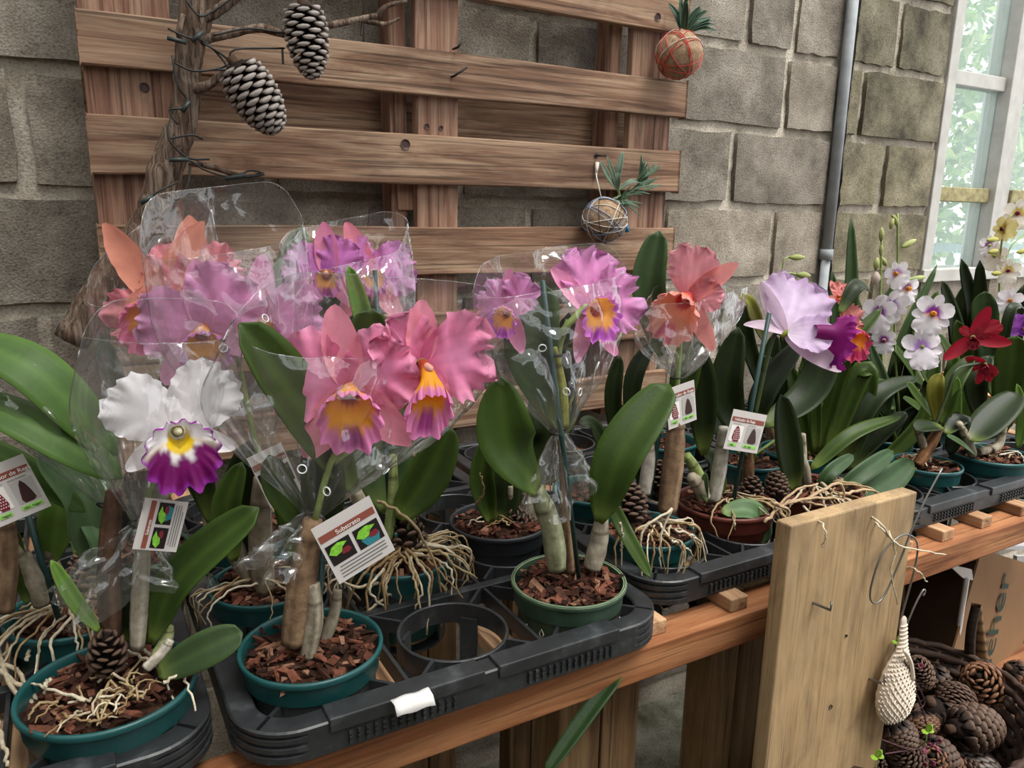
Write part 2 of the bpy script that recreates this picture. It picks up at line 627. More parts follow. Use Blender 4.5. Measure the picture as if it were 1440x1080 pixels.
# outside
mb = MB(); mb.bb(2.0, 14, WY + .3, 12, -.3, -.02)
tag(struct(obj('ground_outside', mb, M['outside_ground'], None, False)), 'grassy ground outside the window', None)
def leaf_cloud(mb, c, r, n, size, cols):
    for _ in range(n):
        while True:
            p = V(R(-1, 1), R(-1, 1), R(-1, 1))
            if .35 < p.length < 1: break
        p = c + V(p.x * r[0], p.y * r[1], p.z * r[2])
        d = V(R(-1, 1), R(-1, 1), R(-1.2, .3)).normalized()
        s = d.cross(V(R(-1, 1), R(-1, 1), R(-1, 1))).normalized()
        L = size * R(.6, 1.4)
        mb.add([p, p + d * L * .5 + s * L * .22, p + d * L, p + d * L * .5 - s * L * .22], [(0, 1, 2, 3)], random.choice(cols))
LG = [lin(h) for h in ('#6f9443', '#86a85a', '#a3bd72', '#57803a', '#c2cf86')]
def tree(x, y, h, r, n, label):
    t = thing('tree', label, 'tree', V(x, y, -.02), 'trees outside the window')
    mb = MB()
    mb.tube(bez([V(x, y, -.02), V(x + .1, y, h * .4), V(x, y + .1, h * .85)], 8), [.09 - .008 * i for i in range(9)], 8, col=lin('#5a4a3c'))
    obj('trunk', mb, M['attr_rough'], t)
    mb = MB()
    leaf_cloud(mb, V(x, y, h * .62), (r, r, h * .42), n, .13, LG)
    o = obj('foliage', mb, M['leaf_thin'], t, False)
    o['kind'] = 'stuff'
tree(6.0, 3.4, 4.2, .9, 3000, 'light green leafy tree nearest outside the window')
tree(9.6, 4.6, 5.2, 1.2, 4200, 'taller leafy tree standing further right outside the window')
tree(9.3, 7.6, 4.2, 1.4, 3600, 'low bushy tree far behind the window glass')
mb = MB()
rows = []
for i in range(9):
    rows.append([V(2.9 + j * .16, WY + .3 + i * .1, zr(-.12) - i * .012 + noise.noise(V(i * .6, j * .6, 3)) * .03) for j in range(12)])
mb.grid(rows)
mb.tube([V(2.95, WY + .32, -.02), V(2.95, WY + .32, zr(-.13))], .02)
mb.tube([V(4.6, WY + .32, -.02), V(4.6, WY + .32, zr(-.13))], .02)
mb.tube([V(2.95, WY + 1.08, -.02), V(2.95, WY + 1.08, zr(-.22))], .02)
mb.tube([V(4.6, WY + 1.08, -.02), V(4.6, WY + 1.08, zr(-.22))], .02)
tag(obj('tarpaulin', mb, M['tarp']), 'pale blue plastic tarpaulin stretched outside behind the glass', 'tarpaulin')

# ------------------------------------------------------------------ pallet
PY = 1.42
pallet = thing('wooden_pallet', 'weathered brown wooden pallet standing upright against the wall', 'pallet', V(.65, PY, zr(-.50)))
def pslat(x0, x1, z0, z1, y0, y1, mat, tilt=0, name='slat'):
    mb = MB()
    n = 14
    vertical = (z1 - z0) > (x1 - x0)
    rows = []
    sd = R(0, 99)
    for i in range(n + 1):
        t = i / n
        w = noise.noise(V(t * 3, sd, 0)) * .004
        w2 = noise.noise(V(t * 3, sd, 9)) * .004
        if vertical:
            z = z0 + (z1 - z0) * t
            rows.append([V(x0 + w, y0, z), V(x1 + w2, y0, z), V(x1 + w2, y1, z), V(x0 + w, y1, z)])
        else:
            x = x0 + (x1 - x0) * t
            dz = tilt * t
            rows.append([V(x, y0, z0 + w + dz), V(x, y1, z0 + w + dz), V(x, y1, z1 + w2 + dz), V(x, y0, z1 + w2 + dz)])
    mb.grid(rows, True)
    mb.f.append((0, 1, 2, 3)); k = n * 4
    mb.f.append((k + 3, k + 2, k + 1, k))
    return obj(name, mb, M[mat], pallet, False, .0025)
for z0, z1, dx0, dx1, tl in ((.386, .475, 0, 0, 0), (.203, .283, 0, .008, .004), (.040, .131, 0, 0, 0), (-.135, -.038, 0, -.004, -.003), (-.30, -.21, .004, 0, 0), (-.46, -.385, 0, 0, 0), (.55, .64, 0, 0, 0)):
    pslat(.046 + dx0, 1.258 + dx1, zr(z0), zr(z1), PY, PY + .021, 'pallet_x', tl)
for x0, x1 in ((.05, .182), (.607, .697), (1.122, 1.24)):
    pslat(x0, x1, zr(-.47), zr(.66), PY + .022, PY + .043, 'pallet_z', 0, 'stringer_board')
    for z in (-.42, .06, .56):
        mb = MB(); mb.bb(x0 - (.03 if x0 > .1 else 0), x1 - .005, PY + .044, PY + .104, zr(z) - .07, zr(z) + .07)
        obj('spacer_block', mb, M['pallet_z'], pallet, False, .003)
for x in (.565, 1.078):
    pslat(x, x + .035, zr(-.47), zr(.66), PY + .05, PY + .102, 'pallet_z', 0, 'stringer_board')
for z0, z1 in ((.09, .235), (-.47, -.38), (.57, .66)):
    pslat(.05, 1.25, zr(z0), zr(z1), PY + .106, PY + .124, 'pallet_x', 0, 'back_slat')
for px, py, L, a in ((635, 108, .03, .6), (838, 219, .016, 0), (640, 68, .01, 1)):
    p = at(px, py, PY)
    mb = MB(); mb.tube([p + V(0, .01, 0), p + V(.0, -.012, .0), p + V(L * math.cos(a), -.016, L * math.sin(a))], .0022, 6)
    obj('nail', mb, M['nail'], pallet)
p = at(838, 219, PY); mb = MB(); mb.lathe([(0.0001, 0), (.0055, 0)], p + V(0, -.0012, 0), 14, Matrix.Rotation(PI / 2, 3, 'X'))
obj('knot_hole', mb, M['print_dark'], pallet)
for px, py, r in ((570, 203, .009), (600, 178, .005), (203, 123, .007), (925, 24, .008), (620, 180, .004)):
    yy = PY - .001 if py in (203, 24) else PY + .0212
    p = at(px, py, yy); mb = MB(); mb.lathe([(r * .05, -.0006), (r * .6, -.0008), (r * .9, -.0005), (r * 1.05, 0.001)], p, 16, Matrix.Rotation(PI / 2, 3, 'X'))
    obj('knot', mb, M['print_cone'], pallet)

# ------------------------------------------------------------------ bench
bench = thing('potting_bench', 'reddish wooden slatted bench carrying the black pot trays', 'bench', V(.8, 1.0, 0))
def bpart(n, x0, x1, y0, y1, z0, z1, m, bev=.002):
    mb = MB(); mb.bb(x0, x1, y0, y1, z0, z1)
    return obj(n, mb, M[m], bench, False, bev)
BT = zr(-.528)
bpart('front_beam', -.9, 2.3, .655, .705, zr(-.573), BT, 'bench_x')
bpart('front_beam_extension', 2.302, 3.3, .655, .705, zr(-.573), BT, 'bench_x')
bpart('back_beam', -.9, 3.3, 1.33, 1.38, zr(-.573), BT, 'bench_x')
for x in (-.62, -.46, -.25, -.09, .135, .255, .41, .605, .745, .99, 1.115, 1.225, 1.34, 1.46, 1.60, 1.78, 1.95, 2.12, 2.3, 2.5):
    bpart('batten', x - .016, x + .016, .665 + R(0, .006), 1.46, BT, BT + .0195, 'bench_y')
for x0, x1 in ((.487, .553), (.556, .617), (.748, .802), (.805, .862), (2.25, 2.31), (-.7, -.63)):
    bpart('leg', x0, x1, .71, .76, 0, BT - .002, 'bench_z')
    bpart('leg', x0, x1, 1.28, 1.328, 0, BT - .002, 'bench_z')
bpart('lower_shelf', .97, 2.3, .42, .88, zr(-1.015), zr(-.99), 'bench_x')
for x in (.97, 2.2):
    bpart('shelf_support', x, x + .05, .45, .85, 0, zr(-1.016), 'bench_y')

# ------------------------------------------------------------------ trays
PX, PYT = .1617, .165
RING = MB()
RING.lathe([(.0605, -.026), (.0605, -.001), (.0615, 0), (.0635, 0), (.0645, -.001), (.0645, -.026), (.0605, -.026)], V(0, 0, 0), 40)
for k in range(4):
    a = PI / 4 + k * PI / 2
    RING.box(V(math.cos(a) * .0585, math.sin(a) * .0585, -.052), (.002, .011, .034), Matrix.Rotation(a, 3, 'Z'))
    b = k * PI / 2 + PI / 4
    RING.box(V(math.cos(b) * .083, math.sin(b) * .083, -.008), (.019, .002, .008), Matrix.Rotation(b, 3, 'Z'))
RING.lathe([(.046, -.088), (.046, -.084), (.061, -.084), (.061, -.088), (.046, -.088)], V(0, 0, 0), 40)
RING_ME, RC = mesh_of('cell_ring', RING, M['tray'], False, V(0, 0, 0))
m_ = RING_ME
def tray(x0, yf, label, nx=3, ny=4):
    w, d = nx * PX + .02, ny * PYT + .02
    zt = zr(-.475)
    t = thing('pot_tray', label, 'tray', V(x0 + w / 2, yf + d / 2, zt - .09), 'black pot trays on the bench')
    # rounded rim
    cr = .06
    loop = []
    for cx, cy, a0 in ((x0 + w - cr, yf + cr, -PI / 2), (x0 + w - cr, yf + d - cr, 0), (x0 + cr, yf + d - cr, PI / 2), (x0 + cr, yf + cr, PI)):
        for i in range(11):
            a = a0 + i / 10 * PI / 2
            loop.append((V(cx + cr * math.cos(a), cy + cr * math.sin(a), zt), V(-math.cos(a), -math.sin(a), 0), 1 if 0 < i < 10 else 0))
    prof = [(0, -.043), (0, -.035), (-1, -.034), (-1, -.030), (0, -.029), (0, -.023), (-1, -.022), (-1, -.018), (0, -.017), (0, -.011), (-1, -.010), (-1, -.007), (0, -.006), (.0, -.002), (.002, 0), (.023, 0), (.025, -.002), (.025, -.028)]
    mb = MB()
    rows = []
    for o_, z in prof:
        row = []
        for p, n, c in loop:
            oo = (.0028 * c) if o_ == -1 else o_
            row.append(p + n * oo + V(0, 0, z * .78))
        rows.append(row)
    mb.grid(rows, True)
    obj('rim', mb, M['tray'], t, False)
    # raised blocks and grip dots along the front
    for a, b in ((.08, .245), (.262, .42)):
        mb = MB(); mb.bb(x0 + a, x0 + b, yf - .003, yf + .024, zt - .011, zt + .004)
        obj('raised_edge', mb, M['tray'], t, False, .0015)
    mb = MB()
    for a, b in ((.10, .21), (.30, .41)):
        for i in range(14):
            for j in range(3):
                x = x0 + a + (b - a) * i / 13
                mb.box(V(x, yf - .001, zt - .0165 - .0052 * j), (.0016, .0022, .0016))
    o = obj('grip_dots', mb, M['tray'], t, False); o['kind'] = 'stuff'
    for i in range(nx + 1):
        if 0 < i < nx:
            x = x0 + .01 + i * PX
            mb = MB(); mb.bb(x - .002, x + .002, yf + .024, yf + d - .024, zt - .024, zt - .003)
            obj('bar', mb, M['tray'], t, False)
    for j in range(1, ny):
        y = yf + .01 + j * PYT
        mb = MB(); mb.bb(x0 + .024, x0 + w - .024, y - .007, y + .007, zt - .024, zt - .001)
        obj('bar', mb, M['tray'], t, False, .001)
    cells = {}
    for i in range(nx):
        for j in range(ny):
            c = V(x0 + .01 + (i + .5) * PX, yf + .01 + (j + .5) * PYT, zt)
            link('cell_ring', RING_ME, c, t)
            cells[(i, j)] = c
    return t, cells
TA, CA = tray(.092, .632, 'black plastic pot tray in the centre with an empty round cell at its front')
TL, CL = tray(-.425, .662, 'black plastic pot tray cut off by the left edge of the picture')
TB, CB = tray(.612, .690, 'black plastic pot tray behind the upright plank, holding the two reddish brown pots')
TC, CC = tray(1.125, .695, 'black plastic pot tray at the far right end of the bench', 4)
p0 = atz(578, 981, zr(-.469))
mb = MB()
rows = []
for i in range(5):
    rows.append([p0 + V(-.02 + .04 * j / 8, -.012 + .004 * i, .0022 + .0008 * math.sin(j * 1.3 + i)) - (V(0, 0, .0) if i else V(0, .002, .008)) for j in range(9)])
mb.grid(rows)
tag(obj('paper_label', mb, M['paper'], None, True, 0, .0004), 'blank white paper label stuck on the front edge of the centre tray', 'label')

# ------------------------------------------------------------------ plant builders
GREEN = (lin('#2d3f16'), lin('#485f22'))
GREEN_D = (lin('#1a240f'), lin('#2b3a18'))
GREEN_L = (lin('#587f33'), lin('#7da04a'))
GREEN_G = (lin('#34472a'), lin('#4e653c'))
def leaf(par, pts, w, cols=GREEN, nrm=None, fold=.25, a=.55, b=.5, mat='leaf', twist=0, n=18, wave=0, spots=False):
    """pts: list of 3d points base -> tip; w full width"""
    cur = bez(pts, n)
    mb = MB()
    rows, cc = [], []
    pk = (a / (a + b)) ** a * (b / (a + b)) ** b
    nv = 6
    ph = R(0, 6)
    for i, p in enumerate(cur):
        u = i / n
        t = (cur[min(i + 1, n)] - cur[max(i - 1, 0)]).normalized()
        view = nrm if nrm is not None else (CAMP - p).normalized() * .8 + V(0, 0, .7)
        if twist:
            view = Matrix.Rotation(twist * u, 3, t) @ view
        s = t.cross(view)
        if s.length < 1e-4:
            s = V(1, 0, 0)
        s.normalize()
        nn = s.cross(t)
        ww = w / 2 * max(.02, (max(u, 1e-4) ** a) * (max(1 - u, 1e-4) ** b) / pk)
        if u < .1:
            ww = max(ww, w * .09)
        row = []
        for j in range(nv + 1):
            v = j / nv * 2 - 1
            row.append(p + s * v * ww + nn * (fold * ww * abs(v) ** 1.4 + wave * w * abs(v) ** 2 * math.sin(u * 14 + ph + (2 if v > 0 else 0))))
            k = .5 + .5 * math.sin(j * 2.1 + i * .13)
            c = mixc(cols[0], cols[1], .25 + .35 * k * abs(v) + (.6 if abs(v) < .01 else 0) + (.35 if abs(v) > .95 else 0))
            c = mixc(mixc(cols[1], lin('#8a9a4c'), .5), c, sstep(0, .22, u))
            cc.append(tuple(q * .8 for q in c))
        rows.append(row)
    mb.grid(rows, False, cc)
    return obj('leaf', mb, M[mat], par, True, 0, .0011)
def L(par, base, mid, tip, wpx, Y, cols=GREEN, dy=(0, 0, 0), **k):
    """leaf by pixels, each point at its own depth Y+dy"""
    ps = [at(base[0], base[1], Y + dy[0]), at(mid[0], mid[1], Y + dy[1]), at(tip[0], tip[1], Y + dy[2])]
    return leaf(par, ps, pxm(wpx, ps[1]), cols, **k)
BULB_G = (lin('#a09684'), lin('#857c68'))
BULB_B = (lin('#9a7f63'), lin('#6d5440'))
BULB_V = (lin('#758a4a'), lin('#9aa56a'))
def bulb(par, pts, r0, r1, cols=BULB_G, rings=3, name='pseudobulb'):
    rings = max(1, rings - 1) + .37
    cur = bez(pts, 20)
    mb = MB()
    rad, cc = [], []
    for i in range(21):
        u = i / 20
        r = r0 + (r1 - r0) * u
        r *= .72 + .45 * math.sin(PI * (.15 + .75 * u))
        node = abs((u * rings) % 1 - .5)
        r *= 1 + (.03 if node > .44 else 0) + .08 * noise.noise(V(u * 5, pts[0].x * 70, pts[0].z * 40))
        rad.append(r)
    # ribbed cross-section
    n = 14
    ref = V(1, 0, 0)
    rows = []
    for i, p in enumerate(cur):
        t = (cur[min(i + 1, 20)] - cur[max(i - 1, 0)]).normalized()
        a_ = (ref - t * ref.dot(t)).normalized(); b_ = t.cross(a_)
        u = i / 20
        node = abs((u * rings) % 1 - .5)
        row = []
        for j in range(n):
            th = 2 * PI * j / n
            rr = rad[i] * (1 + .07 * math.sin(th * 6 + 1) + .05 * noise.noise(V(th, u * 3, pts[0].x * 50)))
            row.append(p + (a_ * math.cos(th) + b_ * math.sin(th)) * rr)
            c = mixc(cols[0], cols[1], .5 + .5 * math.sin(th * 6 + 1) + 1.2 * noise.noise(V(th * 2, u * 4, pts[0].x * 90)))
            if node > .47: c = mixc(c, lin('#3c2a1c'), .7)
            cc.append(c)
        rows.append(row)
    mb.grid(rows, True, cc)
    k = 20 * n
    mb.f.append(tuple(range(n))[::-1]); mb.f.append(tuple(k + j for j in range(n)))
    return obj(name, mb, M['bulb'], par)
def Bu(par, base, top, wpx, Y, cols=BULB_G, dy=(0, 0), mid=None, **k):
    a, c = at(*base, Y + dy[0]), at(*top, Y + dy[1])
    b = at(*mid, Y + sum(dy) / 2) if mid else (a + c) / 2 + V(.003, 0, 0)
    r = pxm(wpx / 2, b)
    return bulb(par, [a, b, c], r, r * .85, cols, **k)
def stake(par, a, b, Y, r=.0028, dy=(0, 0), name='stake', mat='stake'):
    mb = MB(); mb.tube([at(*a, Y + dy[0]), at(*b, Y + dy[1])], r, 8)
    return obj(name, mb, M[mat], par)
BARK = [lin(h) for h in ('#3a2016', '#553024', '#6e4232', '#2a170f', '#5e392b', '#84604c', '#432a20')]
def pot(par, c, r, h, mat, chips=70, algae=False, band=True, chipz=.012, flat=0.78):
    """c = rim centre; returns nothing; parts pot, substrate, bark"""
    prof = [(r * flat * .0 + .001, -h), (r * flat, -h), (r * (flat + .08), -h * .45), (r * .90, -.0265), (r * .902, -.0262), (r * .935, -.0255), (r * .94, -.0245), (r * .955, -.006), (r * .958, -.0055), (r * .995, -.0045), (r * 1.005, -.0030), (r * 1.008, 0), (r * .998, .0025), (r * .965, .0030), (r * .945, .001), (r * .93, -.006), (r * .88, -.03)]
    mb = MB(); mb.lathe(prof, c, 56)
    o = obj('pot', mb, M[mat], par)
    mb = MB()
    rows = []
    for i in range(9):
        q = i / 8 * r * .925
        rows.append([c + V(q * math.cos(2 * PI * j / 28), q * math.sin(2 * PI * j / 28), -chipz + .006 * (1 - (i / 8) ** 2) + noise.noise(V(i * 1.1, j * .9, c.x * 9)) * .005) for j in range(28)])
    mb.grid(rows, True)
    obj('substrate', mb, M['soil'], par)
    if chips:
        mb = MB()
        for _ in range(int(chips * 2.2)):
            q = r * .86 * math.sqrt(random.random()); a = R(0, 2 * PI)
            rot = Matrix.Rotation(R(0, 2 * PI), 3, 'Z') @ Matrix.Rotation(R(-.6, .6), 3, 'X') @ Matrix.Rotation(R(-.5, .5), 3, 'Y')
            p = c + V(q * math.cos(a), q * math.sin(a), -chipz + .007 + R(0, .007))
            hx, hy, hz = R(.003, .014), R(.002, .006), R(.001, .003)
            vs = []
            for x in (-1, 1):
                for y in (-1, 1):
                    for z in (-1, 1):
                        vs.append(p + rot @ V(x * hx * R(.35, 1.1), y * hy * R(.3, 1.1), z * hz * R(.5, 1.2)))
            mb.add(vs, [(0, 1, 3, 2), (4, 6, 7, 5), (0, 4, 5, 1), (2, 3, 7, 6), (0, 2, 6, 4), (1, 5, 7, 3)], random.choice(BARK))
        o2 = obj('bark_chips', mb, M['attr_rough'], par, False); o2['kind'] = 'stuff'
    if algae:
        mb = MB(); mb.lathe([(r * 1.002, -.0035), (r * 1.006, .0008), (r * .99, .0030), (r * .94, .0018)], c, 56)
        obj('mossy_rim', mb, M['pot_rim_algae'], par)
    return o
ROOTC = [lin(h) for h in ('#b5a68c', '#9c8766', '#c9bda6', '#8d7453', '#a8946f')]
def root(par, pts, r=.0016, col=None, n=16):
    cur = bez(pts, n)
    for i in range(1, len(cur) - 1):
        cur[i] = cur[i] + V(R(-1, 1), R(-1, 1), R(-1, 1)) * .0016
    mb = MB()
    mb.tube(cur, [r * (1 - .45 * i / n) for i in range(n + 1)], 6, col=col or random.choice(ROOTC))
    return obj('root', mb, M['attr_rough'], par)
def roots(par, c, rim, n, reach=.03, drop=.06, a0=0, a1=2 * PI, r=.0016, zt=.012):
    """roots creeping out over the pot rim and hanging down"""
    for _ in range(n):
        a = R(a0, a1)
        s = R(.1, .5) * rim
        p0 = c + V(s * math.cos(a + R(-.8, .8)), s * math.sin(a + R(-.8, .8)), zt + R(-.004, .006))
        d = V(math.cos(a), math.sin(a), 0)
        p1 = c + d * rim * R(.7, .9) + V(0, 0, .006 + R(0, .01))
        p2 = c + d * (rim + .006 + R(0, reach * .6)) + V(0, 0, R(-.004, .008))
        p3 = c + d * (rim + R(.3, 1) * reach) + V(R(-.015, .015), R(-.015, .015), -R(.3, 1) * drop)
        root(par, [p0, p1, p2, p3], r * R(.7, 1.3))
def surf_roots(par, c, rim, n, r=.0014):
    for _ in range(n):
        a = R(0, 2 * PI); s = R(0, .7) * rim
        p = c + V(s * math.cos(a), s * math.sin(a), R(.000, .006))
        d = R(0, 2 * PI); l = R(.2, .55) * rim
        q = p + V(l * math.cos(d), l * math.sin(d), R(-.002, .006))
        v = (q - c); v.z = 0
        if v.length > rim * .9:
            q = c + v.normalized() * rim * .88 + V(0, 0, .003)
        root(par, [p, (p + q) / 2 + V(R(-.01, .01), R(-.01, .01), R(.002, .01)), q], r * R(.7, 1.2), None, 8)

# ---- flowers
def petal(par, name, O, d, nrm, L_, W_, ruf, colf, a=.6, b=.42, curl=0, cup=0, freq=8, tw=0, nu=20, nv=20, mat='petal'):
    """O base point, d direction of length, nrm face normal"""
    d = d.normalized()
    s = d.cross(nrm).normalized()
    nn = s.cross(d)
    pk = (a / (a + b)) ** a * (b / (a + b)) ** b
    ph, ph2 = R(0, 6), R(0, 6)
    rows, cc = [], []
    for i in range(nu + 1):
        u = i / nu
        uu = .015 + .975 * u
        ww = W_ / 2 * (uu ** a) * ((1 - uu) ** b) / pk
        row = []
        for j in range(nv + 1):
            v = j / nv * 2 - 1
            e = max(abs(v) ** 2.2 * sstep(.12, .5, u), sstep(.55, 1, u) ** 1.5)
            th = math.atan2(v * ww, (u - .38) * L_)
            wv = math.sin(freq * th + ph) + .75 * e * math.sin(freq * 2.6 * th + ph2)
            z = ruf * W_ * e * wv * .75 + curl * L_ * u * u + cup * ww * v * v
            k = 1 + ruf * .35 * e * math.sin(freq * 2.7 * th + ph2)
            row.append(O + d * (u * L_ * (1 if u < .9 else k)) + s * (v * ww * k) + nn * z)
            cc.append(colf(u, v))
        rows.append(row)
    mb = MB(); mb.grid(rows, False, cc)
    return obj(name, mb, M[mat], par)
def lip(par, O, Rr, U, Nn, size, colf, length=1.0, flare=1.0, ruf=.1, down=.55, up_open=.5):
    """trumpet lip"""
    rows, cc = [], []
    nu, nv = 18, 84
    ph = R(0, 6)
    for i in range(nu + 1):
        u = i / nu
        row = []
        for j in range(nv):
            th = 2 * PI * j / nv
            cx, sy = math.cos(th), math.sin(th)
            lowf = (1 - sy) / 2
            r = size * (.13 + .10 * u + flare * (.32 * sstep(.45, 1, u)) * (up_open + (1 - up_open) * lowf) + .10 * lowf * sstep(.6, 1, u))
            e = sstep(.70, 1, u)
            w = math.sin(9 * th + ph) + .8 * math.sin(23 * th + 2)
            r *= 1 - .16 * sstep(.7, 1, u) * math.exp(-(((th - 1.5 * PI) / .22) ** 2))
            fwd = size * length * (.60 * u - .22 * sstep(.6, 1, u) * lowf) + e * ruf * size * w * .4
            ctr = O + Nn * fwd - U * (size * down * .45 * u * u)
            row.append(ctr + (Rr * cx + U * sy * (1.0 if sy > 0 else 1.12)) * r * (1 + e * ruf * .5 * math.sin(14 * th + ph)))
            cc.append(colf(u, th))
        rows.append(row)
    mb = MB(); mb.grid(rows, True, cc)
    return obj('lip', mb, M['petal'], par)
def flower(par, px, py, Y, size, pal, yaw=0, pitch=0, roll=0, petals=((20, 1), (160, 1)), sepals=(90, 215, 325), pw=.62, plen=.52, sw=.24, slen=.56, ruf=.12, reflex=.1, liplen=.9, lipsz=.52, lipdown=.55, lipfl=1.0, lipup=.5, column=True, ctr=None, liproll=0):
    O = ctr if ctr is not None else at(px, py, Y)
    n = (CAMP - O).normalized()
    n = Matrix.Rotation(math.radians(yaw), 3, 'Z') @ n
    side = V(0, 0, 1).cross(n).normalized()
    n = Matrix.Rotation(math.radians(-pitch), 3, side) @ n
    u = n.cross(side).normalized()
    side = u.cross(n)
    q = Matrix.Rotation(math.radians(roll), 3, n)
    side, u = q @ side, q @ u
    mb = MB()
    mb.tube([O - n * size * .16 - u * .01, O - n * size * .05, O + n * size * .02], [size * .018, size * .03, size * .05], 8, col=pal['stem'])
    mb.tube([O, O + n * size * .10, O + n * size * .155, O + n * size * .17 - u * size * .005, O + n * size * .176 - u * size * .005], [size * .03, size * .034, size * .03, size * .018, size * .003], 10, col=pal['column'])
    fl = obj('flower', mb, M['petal'], par)
    for ang in sepals:
        a = math.radians(ang)
        d = side * math.cos(a) + u * math.sin(a) + n * reflex * .6
        petal(fl, 'sepal', O - n * size * .012, d, n, slen * size, sw * size, ruf * .25, pal['sepal'], .5, .62, R(-.06, .06), .25)
    for ang, sc in petals:
        a = math.radians(ang)
        d = side * math.cos(a) + u * math.sin(a) + n * reflex
        petal(fl, 'petal', O, d, n, plen * size * sc, pw * size * sc, ruf, pal['petal'], .62, .36, R(-.10, .02), R(-.1, .15))
    ql = Matrix.Rotation(math.radians(liproll), 3, n)
    if pal.get('lip'):
        lip(fl, O + n * size * .02, ql @ side, ql @ u, n, size * lipsz * .66, pal['lip'], liplen, lipfl, .15, lipdown, lipup)
    return fl
def simple_pal(pet, pet_base, edge, sep, throat, mid, lipedge, spot, col='#e8b0a0', stem='#8aa05a'):
    pet, pet_base, edge, sep, throat, mid, lipedge, spot = [lin(x) for x in (pet, pet_base, edge, sep, throat, mid, lipedge, spot)]
    def cp(u, v):
        c = mixc(pet_base, pet, sstep(0, .5, u))
        c = mixc(c, edge, .8 * max(abs(v) ** 3 * sstep(.2, .6, u), sstep(.75, 1, u)))
        c = mixc(c, tuple(min(1, x * 1.25 + .03) for x in c), .7 * math.exp(-(v * 3.2) ** 2) * sstep(.1, .4, u) * (1 - sstep(.6, .95, u)))
        return mixc(c, tuple(x * .88 for x in c), .5 + .5 * math.sin(v * 21))
    def cs(u, v):
        return mixc(mixc(pet_base, sep, sstep(0, .3, u)), tuple(x * 1.05 for x in sep), abs(v))
    def cl(u, th):
        low = -math.sin(th)
        w = .03 * math.sin(11 * th)
        c = mixc(throat, mid, sstep(.30, .55, u + w))
        c = mixc(c, lipedge, sstep(.74, .84, u + w - .10 * max(0, -low)))
        if low > .955:
            c = mixc(c, spot, sstep(.66, .76, u) * (1 - sstep(.9, 1, u)))
        return c
    return dict(petal=cp, sepal=cs, lip=cl, stem=lin(stem), column=lin(col))
P_PINK = simple_pal('#f78fba', '#e06a98', '#fbaece', '#f9a0b6', '#b04a2c', '#f2a620', '#e78cc0', '#b04a94')
P_LAV = simple_pal('#de94c6', '#cf7cb2', '#e8aed6', '#e29ec4', '#b04a38', '#e0981e', '#c774b8', '#9a3480')
P_CORAL = simple_pal('#e0868e', '#d87c6c', '#ea98a8', '#e0947e', '#a83424', '#d8842e', '#d96e98', '#b83a78')
P_ROSE = simple_pal('#df8cc6', '#d078b4', '#ebb0de', '#e293b8', '#cf6a50', '#f0a850', '#cf74d0', '#b050b8')
P_SALM = simple_pal('#ec98a2', '#de7c84', '#f2b0ba', '#ee9c98', '#d2484e', '#ee8e6c', '#f0a69c', '#d8587c')
P_PALE = simple_pal('#dcc4e2', '#e2cfe4', '#d2b0da', '#e2cadc', '#7a1060', '#7c1464', '#8c1a78', '#5c0c58', stem='#9aa23c')
P_ORANGE = simple_pal('#dd8a86', '#d87a6c', '#e69a94', '#de8e84', '#c85a1e', '#e08022', '#c0406a', '#a8204c')
P_RED = simple_pal('#8e1224', '#7a0c1c', '#9c1a2e', '#96142a', '#5c0814', '#7a0c1c', '#86102c', '#5c0820', '#701020')
P_PURP = simple_pal('#9a4cb4', '#8a3ca4', '#a860c0', '#a058b8', '#c0a030', '#8030a0', '#9040b0', '#602080')
def white_pal():
    w, pu, ye = lin('#f6f2f4'), lin('#74085f'), lin('#f2cc1c')
    def cp(u, v):
        return mixc(w, lin('#e0d8e0'), .35 * (.5 + .5 * math.sin(v * 17)) * (1 - u))
    def cl(u, th):
        low = -math.sin(th)
        c = mixc(lin('#e9d26a'), w, sstep(.2, .55, u))
        if low > -.15:
            c = mixc(ye, c, sstep(.55, .62, u)) if low > .25 else mixc(c, ye, .35 * sstep(-.15, .25, low))
            c = mixc(c, pu, sstep(.60, .68, u + .05 * math.sin(7 * th)) * sstep(.05, .25, low))
        c = mixc(c, lin('#8a2090'), sstep(.88, .95, u + .02 * math.sin(15 * th)))
        return c
    return dict(petal=cp, sepal=cp, lip=cl, stem=lin('#b5c08a'), column=lin('#f0ecc8'))
P_WHITE = white_pal()

